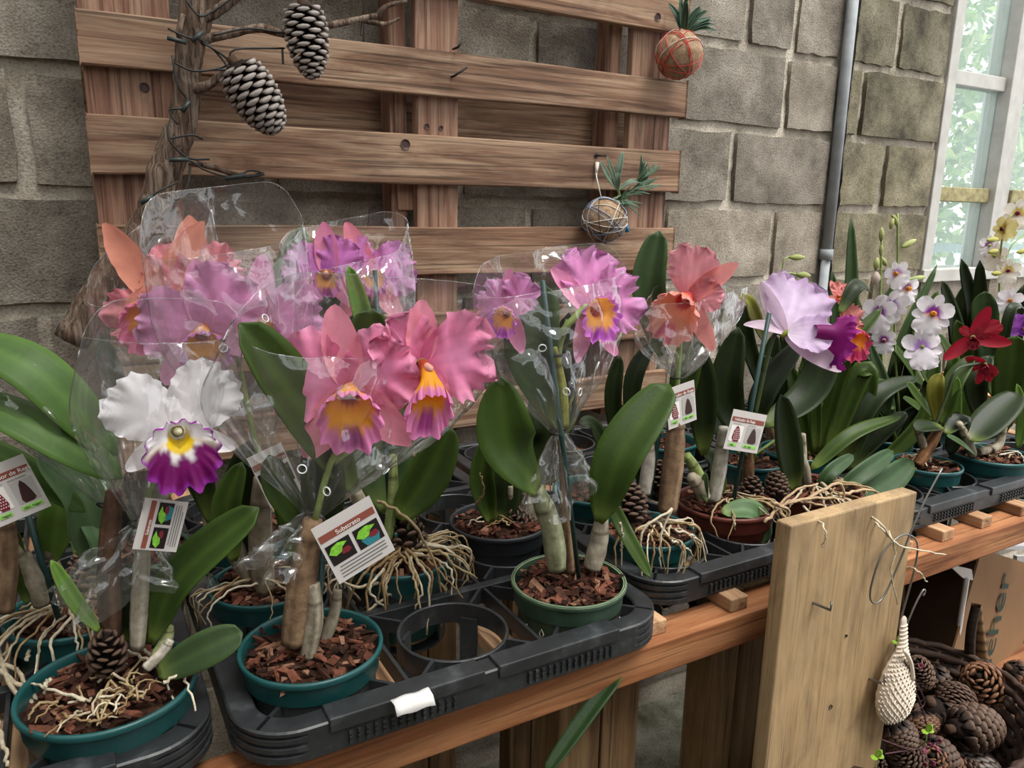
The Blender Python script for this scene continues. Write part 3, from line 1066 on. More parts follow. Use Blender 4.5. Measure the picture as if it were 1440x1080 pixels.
# small five petalled orchid (miltonia / moth orchid)
def milt(par, px, py, Y, size, yaw=0, pitch=0, roll=0, wh='#e6e0e4', blot='#8a3a9a', eye='#d98a1c', back=False):
    size *= 1.15
    O = at(px, py, Y)
    n = (CAMP - O).normalized()
    n = Matrix.Rotation(math.radians(yaw), 3, 'Z') @ n
    side = V(0, 0, 1).cross(n).normalized()
    n = Matrix.Rotation(math.radians(-pitch), 3, side) @ n
    u = n.cross(side).normalized(); side = u.cross(n)
    q = Matrix.Rotation(math.radians(roll), 3, n); side, u = q @ side, q @ u
    w, bl, ey = lin(wh), lin(blot), lin(eye)
    cw = lambda a, v: mixc(w, tuple(x * .88 for x in w), .5 + .5 * math.sin(v * 15))
    cb = lambda a, v: mixc(bl, w, sstep(.30, .5, a + .12 * abs(v)))
    mb = MB()
    mb.tube([O - n * .02, O, O + n * .006], [.002, .003, .004], 8, col=lin('#a9b56a'))
    if not back:
        for k in range(7):
            a = k / 7 * 2 * PI
            mb.tube([O + n * .004, O + n * .010 + (side * math.cos(a) + u * math.sin(a) * .8 - u * .4) * size * .06], [size * .05, size * .035], 6, col=ey)
    fl = obj('flower', mb, M['petal'], par)
    for ang in (90, 162 + 40, 18 - 40):
        a = math.radians(ang)
        petal(fl, 'sepal', O - n * .002, side * math.cos(a) + u * math.sin(a) + n * .08, n, size * .5, size * .27, .02, cw, .5, .45, 0, .2, nu=8, nv=6)
    for ang in (150, 30):
        a = math.radians(ang)
        petal(fl, 'petal', O, side * math.cos(a) + u * math.sin(a) + n * .1, n, size * .5, size * .40, .03, cb, .55, .35, -.08, .1, nu=8, nv=6)
    petal(fl, 'lip', O + n * .003, -u + n * .15, n, size * .58, size * .72, .06, cw if back else (lambda a, v: mixc(mixc(ey, bl, .3), w, sstep(.12, .28, a))), .7, .32, -.15, -.15, nu=10, nv=10)
    return fl
def bud(par, a, b, r, cols=('#a9b070', '#c8c58c')):
    mb = MB()
    pts = [a + (b - a) * (i / 8) for i in range(9)]
    mb.tube(pts, [max(.0006, r * math.sin(PI * (.06 + .9 * i / 8)) ** .8) for i in range(9)], 8,
            col=[mixc(lin(cols[0]), lin(cols[1]), (k // 8) / 8) for k in range(72)])
    return obj('bud', mb, M['petal'], par)
def stem(par, pts, r=.002, col='#7d8f4a', name='flower_stem'):
    mb = MB(); mb.tube(bez(pts, 14), r, 7, col=lin(col))
    return obj(name, mb, M['attr_smooth'], par)

# ---- cellophane
def sleeve(label, T, Lc, Rc, d, front=0., back=0., skirt=None, bulge=.15, seed=1, holes=(), name='cellophane_sleeve'):
    """T tie point; Lc, Rc upper corners; d half thickness of the open mouth; skirt=(length, half width)"""
    t = thing(name, label, 'sleeve', T, 'clear cellophane sleeves')
    mid = (Lc + Rc) / 2
    half = (Rc - Lc) / 2
    ax = (mid - T)
    dn = half.cross(ax).normalized()
    if dn.y < 0: dn = -dn          # away from camera
    rows = []
    nu, nv = 60, 144
    tri = lambda x: abs((x % 2) - 1) * 2 - 1
    axn = ax.normalized(); hn = half.normalized()
    def P(u, th):
        f = (th / (2 * PI)) % 1.0
        bk = f < .5
        x = 1 - 4 * f if bk else 4 * f - 3          # back sheet runs right->left, front sheet left->right
        lens = (1 - x * x)
        wp = sstep(-.25, .72, u) * 1.06 - .09
        wp = max(.02, wp) + bulge * .25 * math.sin(PI * u)
        yo = d * .55 * lens * (.25 + .75 * math.sin(PI * min(1, u * .62 + .12))) * (1 if bk else -1)
        top = (back if bk else -front) * (1 - x ** 8)
        p = T + ax * u + half * x * wp + dn * yo + axn * top * u
        fold = math.sin(x * 13 + seed + (2 if bk else 0)) * .6 + math.sin(x * 23 + seed * 2) * .4
        amp = .009 * (1 - sstep(.15, .75, u)) * min(1, u * 5)
        p = p + dn * fold * amp + dn * tri(x * 4.5 + seed * .7 + u * 1.2 * math.sin(seed)) * .0045 * (1 - .5 * u) * min(1, u * 4)
        q = p * 13 + V(seed * 3.1, 0, 0)
        w = abs(noise.noise(q)) * .026 + abs(noise.noise(q * 2.6)) * .012 + abs(noise.noise(q * 6)) * .005 * (1 - sstep(.2, .7, u))
        return p + dn * (w - .008) * (1 if bk else -1) * min(1, u * 3) * (.25 + .75 * lens)
    rows = [[P(i / nu, 2 * PI * j / nv) for j in range(nv)] for i in range(nu + 1)]
    mb = MB(); mb.grid(rows, True)
    body = obj('sheet', mb, M['cellophane'], t)
    mb = MB(); mb.tube([P(1, 2 * PI * j / nv) for j in range(nv + 1)], .00045, 4, False)
    obj('edge_glint', mb, M['cellophane'], t)  # thin tube added so the film edge shows as a bright line
    for (u, th) in holes:
        c = P(u, th)
        n1 = P(u + .01, th) - c; n2 = P(u, th + .02) - c
        nn = n1.cross(n2).normalized(); e1 = n1.normalized(); e2 = nn.cross(e1)
        mb = MB(); ring = [c + nn * .0012 * (1 if nn.y < 0 else -1) + (e1 * math.cos(2 * PI * k / 16) + e2 * math.sin(2 * PI * k / 16)) * .0042 for k in range(17)]
        mb.tube(ring, .0007, 5, False)
        obj('punched_hole_glint', mb, M['hole_glint'], t)  # near-white ring paints the highlight around each punched hole
    if skirt:
        ln, hw = skirt[0], skirt[1]
        dirn = -ax.normalized() if len(skirt) < 3 else skirt[2]
        rows = []
        for i in range(23):
            u = i / 22
            row = []
            for j in range(84):
                th = 2 * PI * j / 84
                c, s = math.cos(th), math.sin(th)
                fold = 1 + .30 * math.sin(th * 6 + seed) + .2 * math.sin(th * 11 + seed)
                row.append(T + dirn * ln * u * (1 + .18 * math.sin(th * 3 + seed)) + (half.normalized() * c * hw + dn * s * hw * .5) * (.12 + u ** .8) * fold + V(noise.noise(V(th * 3, u * 6, seed)), noise.noise(V(th * 3, u * 6, seed + 9)), noise.noise(V(th * 3, u * 6, seed + 5))) * .006 * min(1, u * 3))
            rows.append(row)
        mb = MB(); mb.grid(rows, True)
        obj('skirt', mb, M['cellophane'], t)
    mb = MB()
    mb.tube([T + (half.normalized() * math.cos(a) + dn * math.sin(a)) * .0085 for a in [2 * PI * k / 20 for k in range(21)]], .0012, 6, False)
    mb.tube([T + half.normalized() * .008, T + half.normalized() * .018 + V(0, -.006, .008)], .001, 5)
    obj('twist_tie', mb, M['wire_dark'], t)
    return t
mat_plain('hole_glint', '#e4e8e8', .15, .6)  # pale colour for the painted ring highlights at the holes

# ---- tags
def text_mesh(body, size, mat, bold=0.008):
    cu = bpy.data.curves.new('txt', 'FONT')
    cu.body = body; cu.size = size; cu.offset = bold * size
    o = bpy.data.objects.new('txt', cu); COL.objects.link(o)
    dg = bpy.context.evaluated_depsgraph_get()
    me = bpy.data.meshes.new_from_object(o.evaluated_get(dg))
    bpy.data.objects.remove(o)
    me.materials.clear(); me.materials.append(mat)
    return me
def care_tag(label, tl, tr, bl, Y, kind, dy=(0, 0, 0)):
    """tl,tr,bl pixel corners"""
    A, B, C = at(*tl, Y + dy[0]), at(*tr, Y + dy[1]), at(*bl, Y + dy[2])
    ex, ey = (B - A), (C - A)
    w = ex.length; ex = ex.normalized()
    ey = (ey - ex * ey.dot(ex)); h = ey.length; ey.normalize()
    nz = ex.cross(-ey)
    if nz.dot(CAMP - A) < 0: nz = -nz
    t = thing('plant_tag', label, 'tag', A, 'printed plant tags')
    def q(x, y, z=0):
        return A + ex * x * w + ey * y * h + nz * z
    def rect(n, x0, y0, x1, y1, m, z=.0004):
        mb = MB(); mb.add([q(x0, y0, z), q(x0, y1, z), q(x1, y1, z), q(x1, y0, z)], [(0, 1, 2, 3)])
        return obj(n, mb, M[m], t, False)
    def poly(n, pts, m, z):
        mb = MB(); mb.add([q(x, y, z) for x, y in pts], [tuple(range(len(pts)))])
        return obj(n, mb, M[m], t, False)
    mb = MB()
    rows = [[q(i / 8, j / 8, .0012 * math.sin(i * .5) - .001) for i in range(9)] for j in range(9)]
    mb = MB(); mb.add([q(x, y, z) for z in (-.0005, 0) for x, y in ((0, 0), (1, 0), (1, 1), (0, 1))], [(0, 1, 2, 3), (4, 5, 6, 7), (0, 1, 5, 4), (1, 2, 6, 5), (2, 3, 7, 6), (3, 0, 4, 7)])
    obj('card', mb, M['card'], t, False)
    rect('header_band', .03, .17, .97, .285, 'print_brown')
    def txt(body, x, y, size, m):
        me = text_mesh(body, size * h, M[m])
        Mw = Matrix.Translation(q(x, y, .0008)) @ Matrix((ex, -ey, nz)).transposed().to_4x4()
        return link('lettering', me, None, t, Mw)
    if kind == 'rega':
        txt('Indicador de Rega', .10, .262, .10 * min(1.0, w / h / .78), 'print_white')
        rect('picture', .06, .38, .42, .78, 'print_white'); rect('picture', .52, .38, .94, .78, 'print_light')
        poly('printed_cone', [(.24, .38), (.30, .44), (.34, .55), (.37, .68), (.34, .78), (.2, .78), (.14, .68), (.16, .52), (.19, .43)], 'print_red', .0008)
        mb = MB()
        for i in range(4):
            for j in range(6):
                x, y = .185 + .045 * i + .02 * (j % 2), .47 + .05 * j
                if x < .36: mb.add([q(x + a * .014, y + b * .014, .0012) for a, b in ((-1, 0), (0, 1), (1, 0), (0, -1))], [(0, 1, 2, 3)])
        obj('printed_cone_flecks', mb, M['print_white'], t, False)
        poly('printed_cone', [(.72, .38), (.78, .46), (.83, .6), (.86, .74), (.80, .78), (.64, .78), (.60, .72), (.63, .58), (.67, .45)], 'print_cone', .0008)
        rect('printed_caption_box', .10, .82, .34, .90, 'print_lime', .0006); rect('printed_caption_box', .52, .82, .92, .90, 'print_lime', .0006)
        txt('regar', .13, .885, .07, 'print_dark'); txt('não regar', .55, .885, .07, 'print_dark')
        txt('poros abertos', .10, .35, .045, 'print_grey'); txt('poros fechados', .52, .35, .045, 'print_grey')
    else:
        txt('Substrato', .30, .265, .10, 'print_white')
        for x0, x1, pk in ((.05, .46, 0), (.52, .95, 1)):
            rect('picture', x0, .36, x1, .70, 'print_dark')
            mm = lambda x, y: (x0 + (x1 - x0) * x, .36 + .34 * y)
            if pk: poly('printed_pot', [mm(.15, .6), mm(.9, .6), mm(.8, .98), mm(.3, .98)], 'print_teal', .0007)
            poly('printed_fruit', [mm(.5, .45), mm(.8, .42), mm(.9, .6), mm(.75, .72), mm(.5, .68)], 'print_red', .0009)
            poly('printed_leaf', [mm(.03, .4), mm(.2, .15), mm(.5, .05), mm(.85, .2), mm(.6, .35), mm(.5, .55), mm(.25, .6)], 'print_green', .0011)
        for i in range(4):
            rect('printed_text_line', .10 + .03 * (i == 0), .75 + .055 * i, .92 - .12 * (i == 3), .768 + .055 * i, 'print_grey')
    return t

# ---- pine cones
SCM = MB()
def _scale():
    rows = []
    prof = [(0, .10, .03), (.35, .26, .05), (.7, .46, .10), (.88, .44, .15), (1.0, .26, .13)]
    cc = []
    for y, w, th in prof:
        row = []
        for j in range(8):
            a = 2 * PI * j / 8
            row.append(V(w * math.cos(a), y, th * math.sin(a) + .05 * y))
        rows.append(row)
        cc += [mixc(lin('#1c120d'), lin('#644e41'), sstep(.5, .95, y))] * 8
    SCM.grid(rows, True, cc)
    k = len(prof) - 1
    SCM.f.append(tuple(k * 8 + j for j in range(8)))
    SCM.f.append(tuple(range(8))[::-1])
_scale()
SCM_FROST = MB(); SCM_FROST.v, SCM_FROST.f = SCM.v, SCM.f
SCM_FROST.c = [mixc(c, lin('#b9b2ad'), .9 * sstep(.80, .98, v.y)) for c, v in zip(SCM.c, SCM.v)]
SC_ME, _ = mesh_of('scale', SCM, M['cone_scale'], True, V(0, 0, 0))
SC_MEF, _ = mesh_of('scale', SCM_FROST, M['cone_scale'], True, V(0, 0, 0))
def pine_cone(label, base, tip, rad, n=90, open_=.6, each=False, frost=False, group=None, tint=None, size=1.0, prof=None, parent=None):
    ax = tip - base; ln = ax.length; ax.normalize()
    t = thing('pine_cone', label, 'pine cone', base, group) if parent is None else parent
    ref = V(1, 0, 0) if abs(ax.x) < .8 else V(0, 1, 0)
    e1 = (ref - ax * ref.dot(ax)).normalized(); e2 = ax.cross(e1)
    pf = prof or (lambda s: (s + .12) ** .35 * (1.02 - s) ** .55 * 1.25)
    mb = MB()
    core = [base + ax * ln * i / 8 for i in range(9)]
    mb.tube(core, [rad * .5 * pf(i / 8) for i in range(9)], 10, col=lin('#1d1410'))
    mb.tube([base - ax * .012, base + ax * .01], rad * .16, 8, col=lin('#4a382c'))
    obj('core', mb, M['attr_rough'], t)
    J = MB()
    for i in range(n):
        s = (i + .5) / n
        a = i * 2.39996
        d = e1 * math.cos(a) + e2 * math.sin(a)
        tilt = (1 - s) * open_ + s * open_ * .55
        y = (d * math.sin(tilt * PI / 2 + .15) + ax * math.cos(tilt * PI / 2 + .15)).normalized()
        x = ax.cross(d).normalized()
        z = x.cross(y)
        r = rad * pf(s)
        sl = max(.35 * rad, rad * .62 * (0.55 + .45 * pf(s))) * size
        O = base + ax * (ln * s * .93) + d * (r - sl * math.sin(tilt * PI / 2 + .15))
        Mw = Matrix.Translation(O) @ Matrix((x, y, z)).transposed().to_4x4() @ Matrix.Scale(sl, 4)
        if each:
            link('scale', SC_MEF if frost else SC_ME, None, t, Mw)
        else:
            src = SCM_FROST if frost else SCM
            cols = src.c if tint is None else [tuple(p * q for p, q in zip(c, tint)) for c in src.c]
            J.add([Mw @ v for v in src.v], src.f, list(cols))
    if not each:
        o = obj('scales', J, M['cone_scale'], t); o['kind'] = 'stuff'
    return t

# ------------------------------------------------------------------ plants
RZ = zr(-.45)
def plant(label, cx, cy, name='potted_orchid', r=.072, h=.098, mat='teal_pot', rimz=RZ, chips=70, **k):
    c = V(cx, cy, rimz)
    t = thing(name, label, 'potted orchid', V(cx, cy, rimz - h), 'potted orchids on the bench')
    pot(t, c, r, h, mat, chips, **k)
    return t, c

# --- front left, white flower
w1, c1 = plant('white orchid with yellow and purple lip in a teal pot at the front left', -.004, .752, r=.079)
L(w1, (212, 905), (250, 815), (364, 714), 62, .75, (lin('#30451a'), lin('#4a6428')), (0, -.01, -.03), a=.75, b=.42)
L(w1, (222, 948), (285, 915), (341, 890), 52, .73, GREEN_G, (0, -.02, -.03), fold=.15, a=.45, b=.4, nrm=V(-.3, -.75, .6))
L(w1, (140, 888), (105, 845), (72, 788), 22, .75, GREEN_L, (0, 0, .0))
L(w1, (178, 905), (180, 850), (182, 790), 38, .80, GREEN_D, nrm=V(-.3, -1, .1))
L(w1, (205, 905), (218, 855), (210, 800), 34, .81, GREEN_D, nrm=V(-.3, -1, .1))
Bu(w1, (157, 895), (160, 690), 27, .755, (lin('#5a4030'), lin('#3a281e')), mid=(153, 800), rings=3)
Bu(w1, (193, 912), (203, 730), 21, .75, (lin('#b3ab9c'), lin('#8c8474')), mid=(198, 820))
Bu(w1, (218, 925), (238, 880), 16, .75, (lin('#93a45e'), lin('#a8a884')))
Bu(w1, (205, 940), (240, 900), 15, .74, (lin('#cfc8ba'), lin('#a29a88')))
stem(w1, [at(203, 730, .75), at(215, 670, .75), at(240, 620, .735)], .003)
flower(w1, 249, 606, .72, .110, P_WHITE, yaw=4, pitch=-2, petals=((141, 1.05), (50, 1.12)), sepals=(72, 214, -24), pw=.50, plen=.56, sw=.19, slen=.48, ruf=.10, reflex=.05, lipsz=.72, liplen=.6, lipdown=.8, lipfl=1.05, lipup=.85, liproll=4)
surf_roots(w1, c1 + V(-.01, -.03, .002), .062, 34, .0015)
for ps in ([(190, 905), (215, 925), (245, 985)], [(215, 925), (255, 945), (275, 1000)], [(120, 985), (70, 970), (32, 958)], [(70, 955), (62, 965), (66, 985)], [(230, 960), (262, 940), (240, 925)], [(180, 915), (230, 935), (262, 935)]):
    root(w1, [atz(x, y, RZ + .012 - (.02 if i == 2 else 0)) for i, (x, y) in enumerate(ps)], .0018, lin('#c9bfa8'))
pine_cone('small brown pine cone standing among roots in the front left teal pot', atz(152, 942, RZ + .004), at(150, 893, .742), .0225, 46, .5, True)
# --- far left plant, roots spilling
w2, c2 = plant('orchid with wide arching leaves and loose pale roots at the far left edge', -.03, .925, r=.070)
for i, (a, b, c_, w, Yv) in enumerate((((-70, 470), (50, 522), (164, 640), 74, .80), ((-70, 545), (50, 600), (172, 672), 62, .785), ((-90, 600), (20, 650), (120, 720), 40, .84))):
    L(w2, a, b, c_, w, Yv, (lin('#3f5c26'), lin('#5b7c38')), (.04, 0, -.02), a=.5, b=.45, fold=.08)
L(w2, (140, 800), (118, 700), (52, 632), 72, .84, (lin('#66905a'), lin('#9cbf8a')), (.05, 0, -.02))
L(w2, (72, 790), (80, 735), (88, 690), 48, .88, GREEN_L, (.02, 0, 0))
L(w2, (150, 795), (135, 745), (100, 700), 34, .86, (lin('#6f9a62'), lin('#a4c796')), (.02, 0, 0))
L(w2, (38, 850), (28, 800), (22, 745), 18, .88, GREEN)
Bu(w2, (8, 860), (10, 720), 22, .88, BULB_B)
Bu(w2, (60, 850), (20, 765), 24, .885, BULB_G)
Bu(w2, (92, 850), (66, 770), 14, .90, BULB_G)
stake(w2, (82, 868), (38, 720), .885, .0032)
roots(w2, c2, .07, 16, .05, .07, PI, 1.75 * PI, .0018)
surf_roots(w2, c2, .065, 16)
for ps in ([(-10, 880), (15, 965), (60, 995), (118, 1030)], [(-10, 940), (45, 975), (65, 1020), (70, 1040)], [(-12, 1000), (4, 1040), (10, 1078)], [(-12, 930), (25, 945), (50, 1000), (70, 1030)], [(-8, 870), (20, 900), (-5, 930)], [(50, 880), (40, 920), (38, 930)]):
    root(w2, [atz(x, y, zr(-.462) - (0.0 if i < 2 else .002)) for i, (x, y) in enumerate(ps)], .0027, lin('#a99c86'))
flower_l = [(30, 300)]
pine_cone('dark pine cone behind the leaves at the left edge', at(120, 850, .97), at(125, 770, .99), .03, 60, .55)
w2b, c2b = plant('dark green pot with leafy orchid against the wall at the left', .04, 1.06, r=.068, mat='green_pot')
L(w2b, (110, 790), (112, 720), (100, 650), 26, 1.05, GREEN_L)
Bu(w2b, (112, 790), (118, 730), 12, 1.05, (lin('#6f8248'), lin('#57683a')))

# --- centre front, pink flowers
pa, ca = plant('orchid with two large pink flowers and orange throats in the front teal pot', .183, .728, r=.0735)
Bu(pa, (413, 905), (440, 730), 37, .725, BULB_B, mid=(425, 820), rings=3)
Bu(pa, (433, 925), (441, 820), 24, .715, (lin('#a39a88'), lin('#6f6656')), rings=2)
Bu(pa, (455, 905), (475, 830), 16, .735, BULB_G)
stake(pa, (443, 925), (455, 770), .718, .0032)
L(pa, (500, 690), (420, 570), (337, 455), 84, .725, GREEN, (.02, .01, -.01), a=.62, b=.45, fold=.35)
L(pa, (500, 560), (518, 490), (522, 436), 60, .75, (lin('#33451f'), lin('#4a5c2c')), (.0, .02, .02), b=.36)
L(pa, (470, 790), (400, 700), (378, 640), 44, .74, GREEN, (0, .01, .02))
L(pa, (440, 800), (455, 690), (440, 600), 60, .735, GREEN_D, (0, 0, .01))
stem(pa, [at(442, 735, .725), at(470, 640, .73), at(520, 590, .735), at(500, 555, .73)], .0035)
stem(pa, [at(470, 650, .73), at(560, 580, .745), at(592, 515, .74)], .003)
flower(pa, 492, 545, .722, .150, P_PINK, yaw=-4, pitch=-12, roll=2, petals=((160, 1.0), (30, .92)), sepals=(97, 235, 312), pw=.62, plen=.50, sw=.25, slen=.56, ruf=.13, lipsz=.58, liplen=.8, lipdown=.9, lipup=.5)
flower(pa, 592, 512, .712, .140, P_PINK, yaw=24, pitch=-14, roll=-6, petals=((14, 1.08), (140, .8)), sepals=(98, 230, 300), pw=.64, plen=.52, sw=.25, slen=.48, ruf=.14, lipsz=.52, liplen=1.3, lipdown=1.8, lipup=.35)
# --- behind it: lavender
pb, cb = plant('orchid with ruffled lavender pink flowers above the teal pot behind the pink one', .172, .892, r=.066)
Bu(pb, (372, 835), (369, 670), 30, .88, (lin('#9a8c78'), lin('#7c705e')), mid=(366, 750), rings=2)
Bu(pb, (345, 820), (330, 750), 15, .9, BULB_G)
Bu(pb, (352, 825), (315, 770), 14, .89, BULB_G)
L(pb, (350, 800), (338, 700), (350, 620), 46, .90, GREEN_D, nrm=V(-.4, -1, .1))
L(pb, (330, 790), (318, 720), (340, 650), 40, .87, GREEN, (0, 0, 0))
L(pb, (415, 790), (400, 700), (385, 640), 34, .89, GREEN)
L(pb, (420, 560), (400, 500), (430, 400), 70, .93, GREEN_G)
stem(pb, [at(370, 670, .88), at(345, 560, .89), at(330, 470, .89)], .0035)
flower(pb, 287, 462, .89, .135, P_LAV, yaw=-12, pitch=-8, roll=8, petals=((160, .95), (48, 1.05)), sepals=(85, 225, 330), pw=.60, ruf=.10, lipsz=.56, lipdown=.9, liplen=.8, lipup=.4)
flower(pb, 362, 450, .895, .135, P_LAV, yaw=14, pitch=-10, roll=-4, petals=((10, 1.05), (150, .8)), sepals=(88, 220, 318), pw=.56, ruf=.08, lipsz=.44, lipdown=.6, liplen=.7)
roots(pb, cb, .066, 10, .03, .05, PI, 2 * PI, .0014)
# --- coral, back left
pc, cc_ = plant('orchid with coral pink flowers at the back left before the pallet', .185, 1.055, r=.068, chips=30)
Bu(pc, (300, 790), (290, 700), 20, 1.05, BULB_G)
L(pc, (300, 740), (260, 600), (230, 520), 46, 1.03, GREEN_D)
L(pc, (180, 560), (150, 500), (140, 475), 24, .99, GREEN_G)
stem(pc, [at(290, 700, 1.05), at(260, 520, 1.0), at(240, 420, .98)], .0035)
flower(pc, 222, 424, .96, .175, P_CORAL, yaw=-30, pitch=4, roll=0, petals=((215, .85), (40, .8)), sepals=(125, 60, 300), pw=.5, plen=.42, sw=.22, slen=.60, ruf=.12, lipsz=.46, lipdown=1.1, liplen=1.0)
flower(pc, 268, 400, .985, .155, P_CORAL, yaw=14, pitch=8, petals=((150, .75), (20, .85)), sepals=(84, 200, 330), pw=.56, plen=.48, sw=.26, slen=.52, ruf=.12, lipsz=.42, lipdown=.6)
# --- back lavender in bag
pd, cd = plant('orchid in a teal pot overflowing with tangled roots around a fat pine cone', .345, .885, r=.068)
L(pd, (560, 730), (600, 670), (634, 600), 62, .87, GREEN, (0, 0, 0), nrm=V(-.2, -1, .2))
L(pd, (545, 720), (520, 600), (480, 395), 120, .98, GREEN_G, (0, .02, .03), a=.7, b=.5)
L(pd, (525, 520), (508, 440), (490, 374), 26, .95, GREEN_L, fold=.5)
L(pd, (380, 520), (400, 420), (425, 318), 50, 1.08, GREEN, (0, 0, .02))
for b_, t_, w_ in (((545, 760), (553, 640), 14), ((565, 760), (585, 700), 12), ((520, 770), (500, 690), 22)):
    Bu(pd, b_, t_, w_, .885, BULB_V if w_ < 20 else BULB_G, rings=2)
stake(pd, (550, 760), (527, 380), .90, .003, (0, .06))
flower(pd, 462, 388, .985, .125, simple_pal('#c070b4', '#a050a0', '#d48ac4', '#d684a4', '#b04a38', '#d89a3e', '#c774b8', '#9a3480'), yaw=-10, pitch=10, petals=((165, .9), (60, .8)), sepals=(95, 220, 320), lipsz=.4, ruf=.1)
flower(pd, 520, 386, 1.0, .125, simple_pal('#cf7fc0', '#c0609e', '#dd9ace', '#dc8496', '#b04a38', '#d89a3e', '#c774b8', '#9a3480'), yaw=20, pitch=6, petals=((10, 1), (130, .8)), sepals=(112, 230, 300), lipsz=.4, ruf=.1, slen=.6)
pine_cone('fat closed brown pine cone among tangled roots in the teal pot', at(585, 808, .875), at(562, 715, .895), .034, 62, .32, True, size=.85)
roots(pd, cd, .068, 44, .035, .065, .85 * PI, 2.1 * PI, .0019)
for ps in ([(530, 705), (575, 730), (610, 790), (625, 850)], [(555, 830), (530, 850), (500, 870)], [(600, 800), (632, 840), (620, 880)], [(535, 820), (500, 825), (470, 815), (455, 835)], [(540, 800), (520, 830), (545, 860)]):
    root(pd, [at(x, y, .815 if i else .84) for i, (x, y) in enumerate(ps)], .0022)
# --- black pot
pe, ce = plant('orchid with upright dark leaves in a black pot behind the algae covered one', .515, .925, r=.073, mat='black_pot', chips=40)
L(pe, (690, 735), (678, 680), (684, 618), 34, .91, GREEN, fold=.5)
L(pe, (703, 735), (712, 690), (700, 640), 44, .92, GREEN_D)
L(pe, (730, 700), (770, 620), (745, 560), 46, .92, GREEN_D)
for b_, t_, w_ in (((716, 735), (718, 682), 14), ((740, 730), (735, 680), 18), ((750, 735), (742, 690), 14)):
    Bu(pe, b_, t_, w_, .92, BULB_G, rings=2)
surf_roots(pe, ce, .066, 16)
root(pe, [at(670, 710, .89), at(680, 690, .88), at(675, 665, .88)], .002)
pine_cone('flattened dark pine cone lying in the black pot', at(742, 738, .935), at(722, 722, .905), .024, 50, .5)

# --- algae pot, lilac flowers in sleeve
pm, cm = plant('orchid with lilac pink flowers in the green pot with an algae stained rim', .502, .722, r=.0715, h=.078, mat='green_pot', algae=True, chips=90)
Bu(pm, (783, 800), (754, 688), 29, .715, (lin('#9fa284'), lin('#7d7f60')), mid=(775, 740), rings=2)
Bu(pm, (802, 805), (790, 620), 14, .72, BULB_B, mid=(797, 740))
Bu(pm, (832, 800), (846, 730), 24, .715, (lin('#a8a08e'), lin('#8a8070')), rings=1)
Bu(pm, (838, 800), (850, 715), 14, .73, BULB_V, rings=1)
stake(pm, (814, 812), (763, 395), .705, .0030, (0, .0))
stake(pm, (794, 500), (780, 500), .70, .002, name='twist_tie', mat='wire_dark')
L(pm, (757, 690), (714, 625), (702, 530), 84, .71, (lin('#2f4518'), lin('#465e22')), (0, -.01, 0), a=.6, b=.62)
L(pm, (842, 735), (872, 640), (941, 540), 70, .70, (lin('#2f4518'), lin('#465e22')), (0, -.01, -.0), a=.6, b=.4)
L(pm, (785, 600), (748, 500), (760, 397), 76, .735, GREEN_G, (0, 0, .0), a=.6, b=.36)
L(pm, (800, 610), (790, 540), (800, 440), 40, .74, GREEN_D)
L(pm, (850, 690), (880, 750), (915, 812), 22, .76, GREEN, (0, -.03, -.10), a=.3, b=.4)
bulb(pm, [at(793, 600, .71), at(790, 540, .71), at(780, 488, .71)], .006, .003, (lin('#8a8f3c'), lin('#a8a25c')), 2, 'flower_sheath')
stem(pm, [at(790, 600, .715), at(785, 500, .72), at(800, 450, .72)], .004)
stem(pm, [at(788, 470, .715), at(800, 455, .71), at(825, 430, .71)], .004)
flower(pm, 826, 436, .715, .098, P_ROSE, yaw=34, pitch=8, roll=-4, petals=((84, 1.15), (18, 1.15)), sepals=(135, 250, 305), pw=.72, plen=.62, sw=.24, slen=.66, ruf=.15, lipsz=.72, liplen=1.2, lipdown=.4, lipup=.5)
flower(pm, 718, 440, .745, .09, P_ROSE, yaw=-30, pitch=6, petals=((150, .9), (60, .9)), sepals=(100, 220, 300), pw=.6, plen=.55, ruf=.12, lipsz=.55, lipdown=.6)
for k in range(9):
    a = PI * 1.05 + k * .11 * PI
    p = cm + V(math.cos(a) * .0655, math.sin(a) * .0655, -.042 + R(-.003, .003))
    n = V(math.cos(a), math.sin(a), 0)
    s = V(0, 0, 1).cross(n)
    mb = MB()
    mb.tube([p + n * .0012 + V(0, 0, -.006), p + n * .0012 + s * .003, p + n * .0012 + V(0, 0, .006), p + n * .0012 - s * .003, p + n * .0012 + V(0, 0, -.006)], .0007, 5, col=lin('#c9ccc0'))
    obj('lime_stain', mb, M['attr_rough'], pm)
pine_cone('small flat pine cone in the algae stained pot', atz(775, 800, RZ + .004), atz(795, 785, RZ + .02), .016, 34, .5)

# --- teal pot, salmon flower
pf, cf = plant('orchid with a salmon pink flower, dangling white roots and dark pine cone in teal pot', .690, .797, r=.066)
Bu(pf, (938, 720), (950, 585), 26, .785, BULB_B, mid=(948, 640), rings=3)
Bu(pf, (906, 695), (912, 610), 17, .80, (lin('#b5b0a6'), lin('#979084')), rings=2)
stake(pf, (914, 700), (934, 560), .80, .003)
stake(pf, (955, 560), (958, 470), .80, .002)
L(pf, (930, 500), (912, 410), (927, 325), 46, .83, GREEN_G, a=.5, b=.42, fold=.5)
L(pf, (885, 600), (892, 530), (918, 480), 26, .84, GREEN_D)
L(pf, (990, 640), (985, 540), (970, 480), 44, .83, GREEN_D)
L(pf, (880, 700), (838, 605), (815, 595), 24, .84, GREEN_D)
L(pf, (905, 690), (905, 650), (898, 600), 28, .82, GREEN)
L(pf, (950, 600), (965, 520), (985, 440), 40, .82, GREEN)
stem(pf, [at(950, 590, .785), at(955, 500, .80), at(960, 430, .80)], .0035)
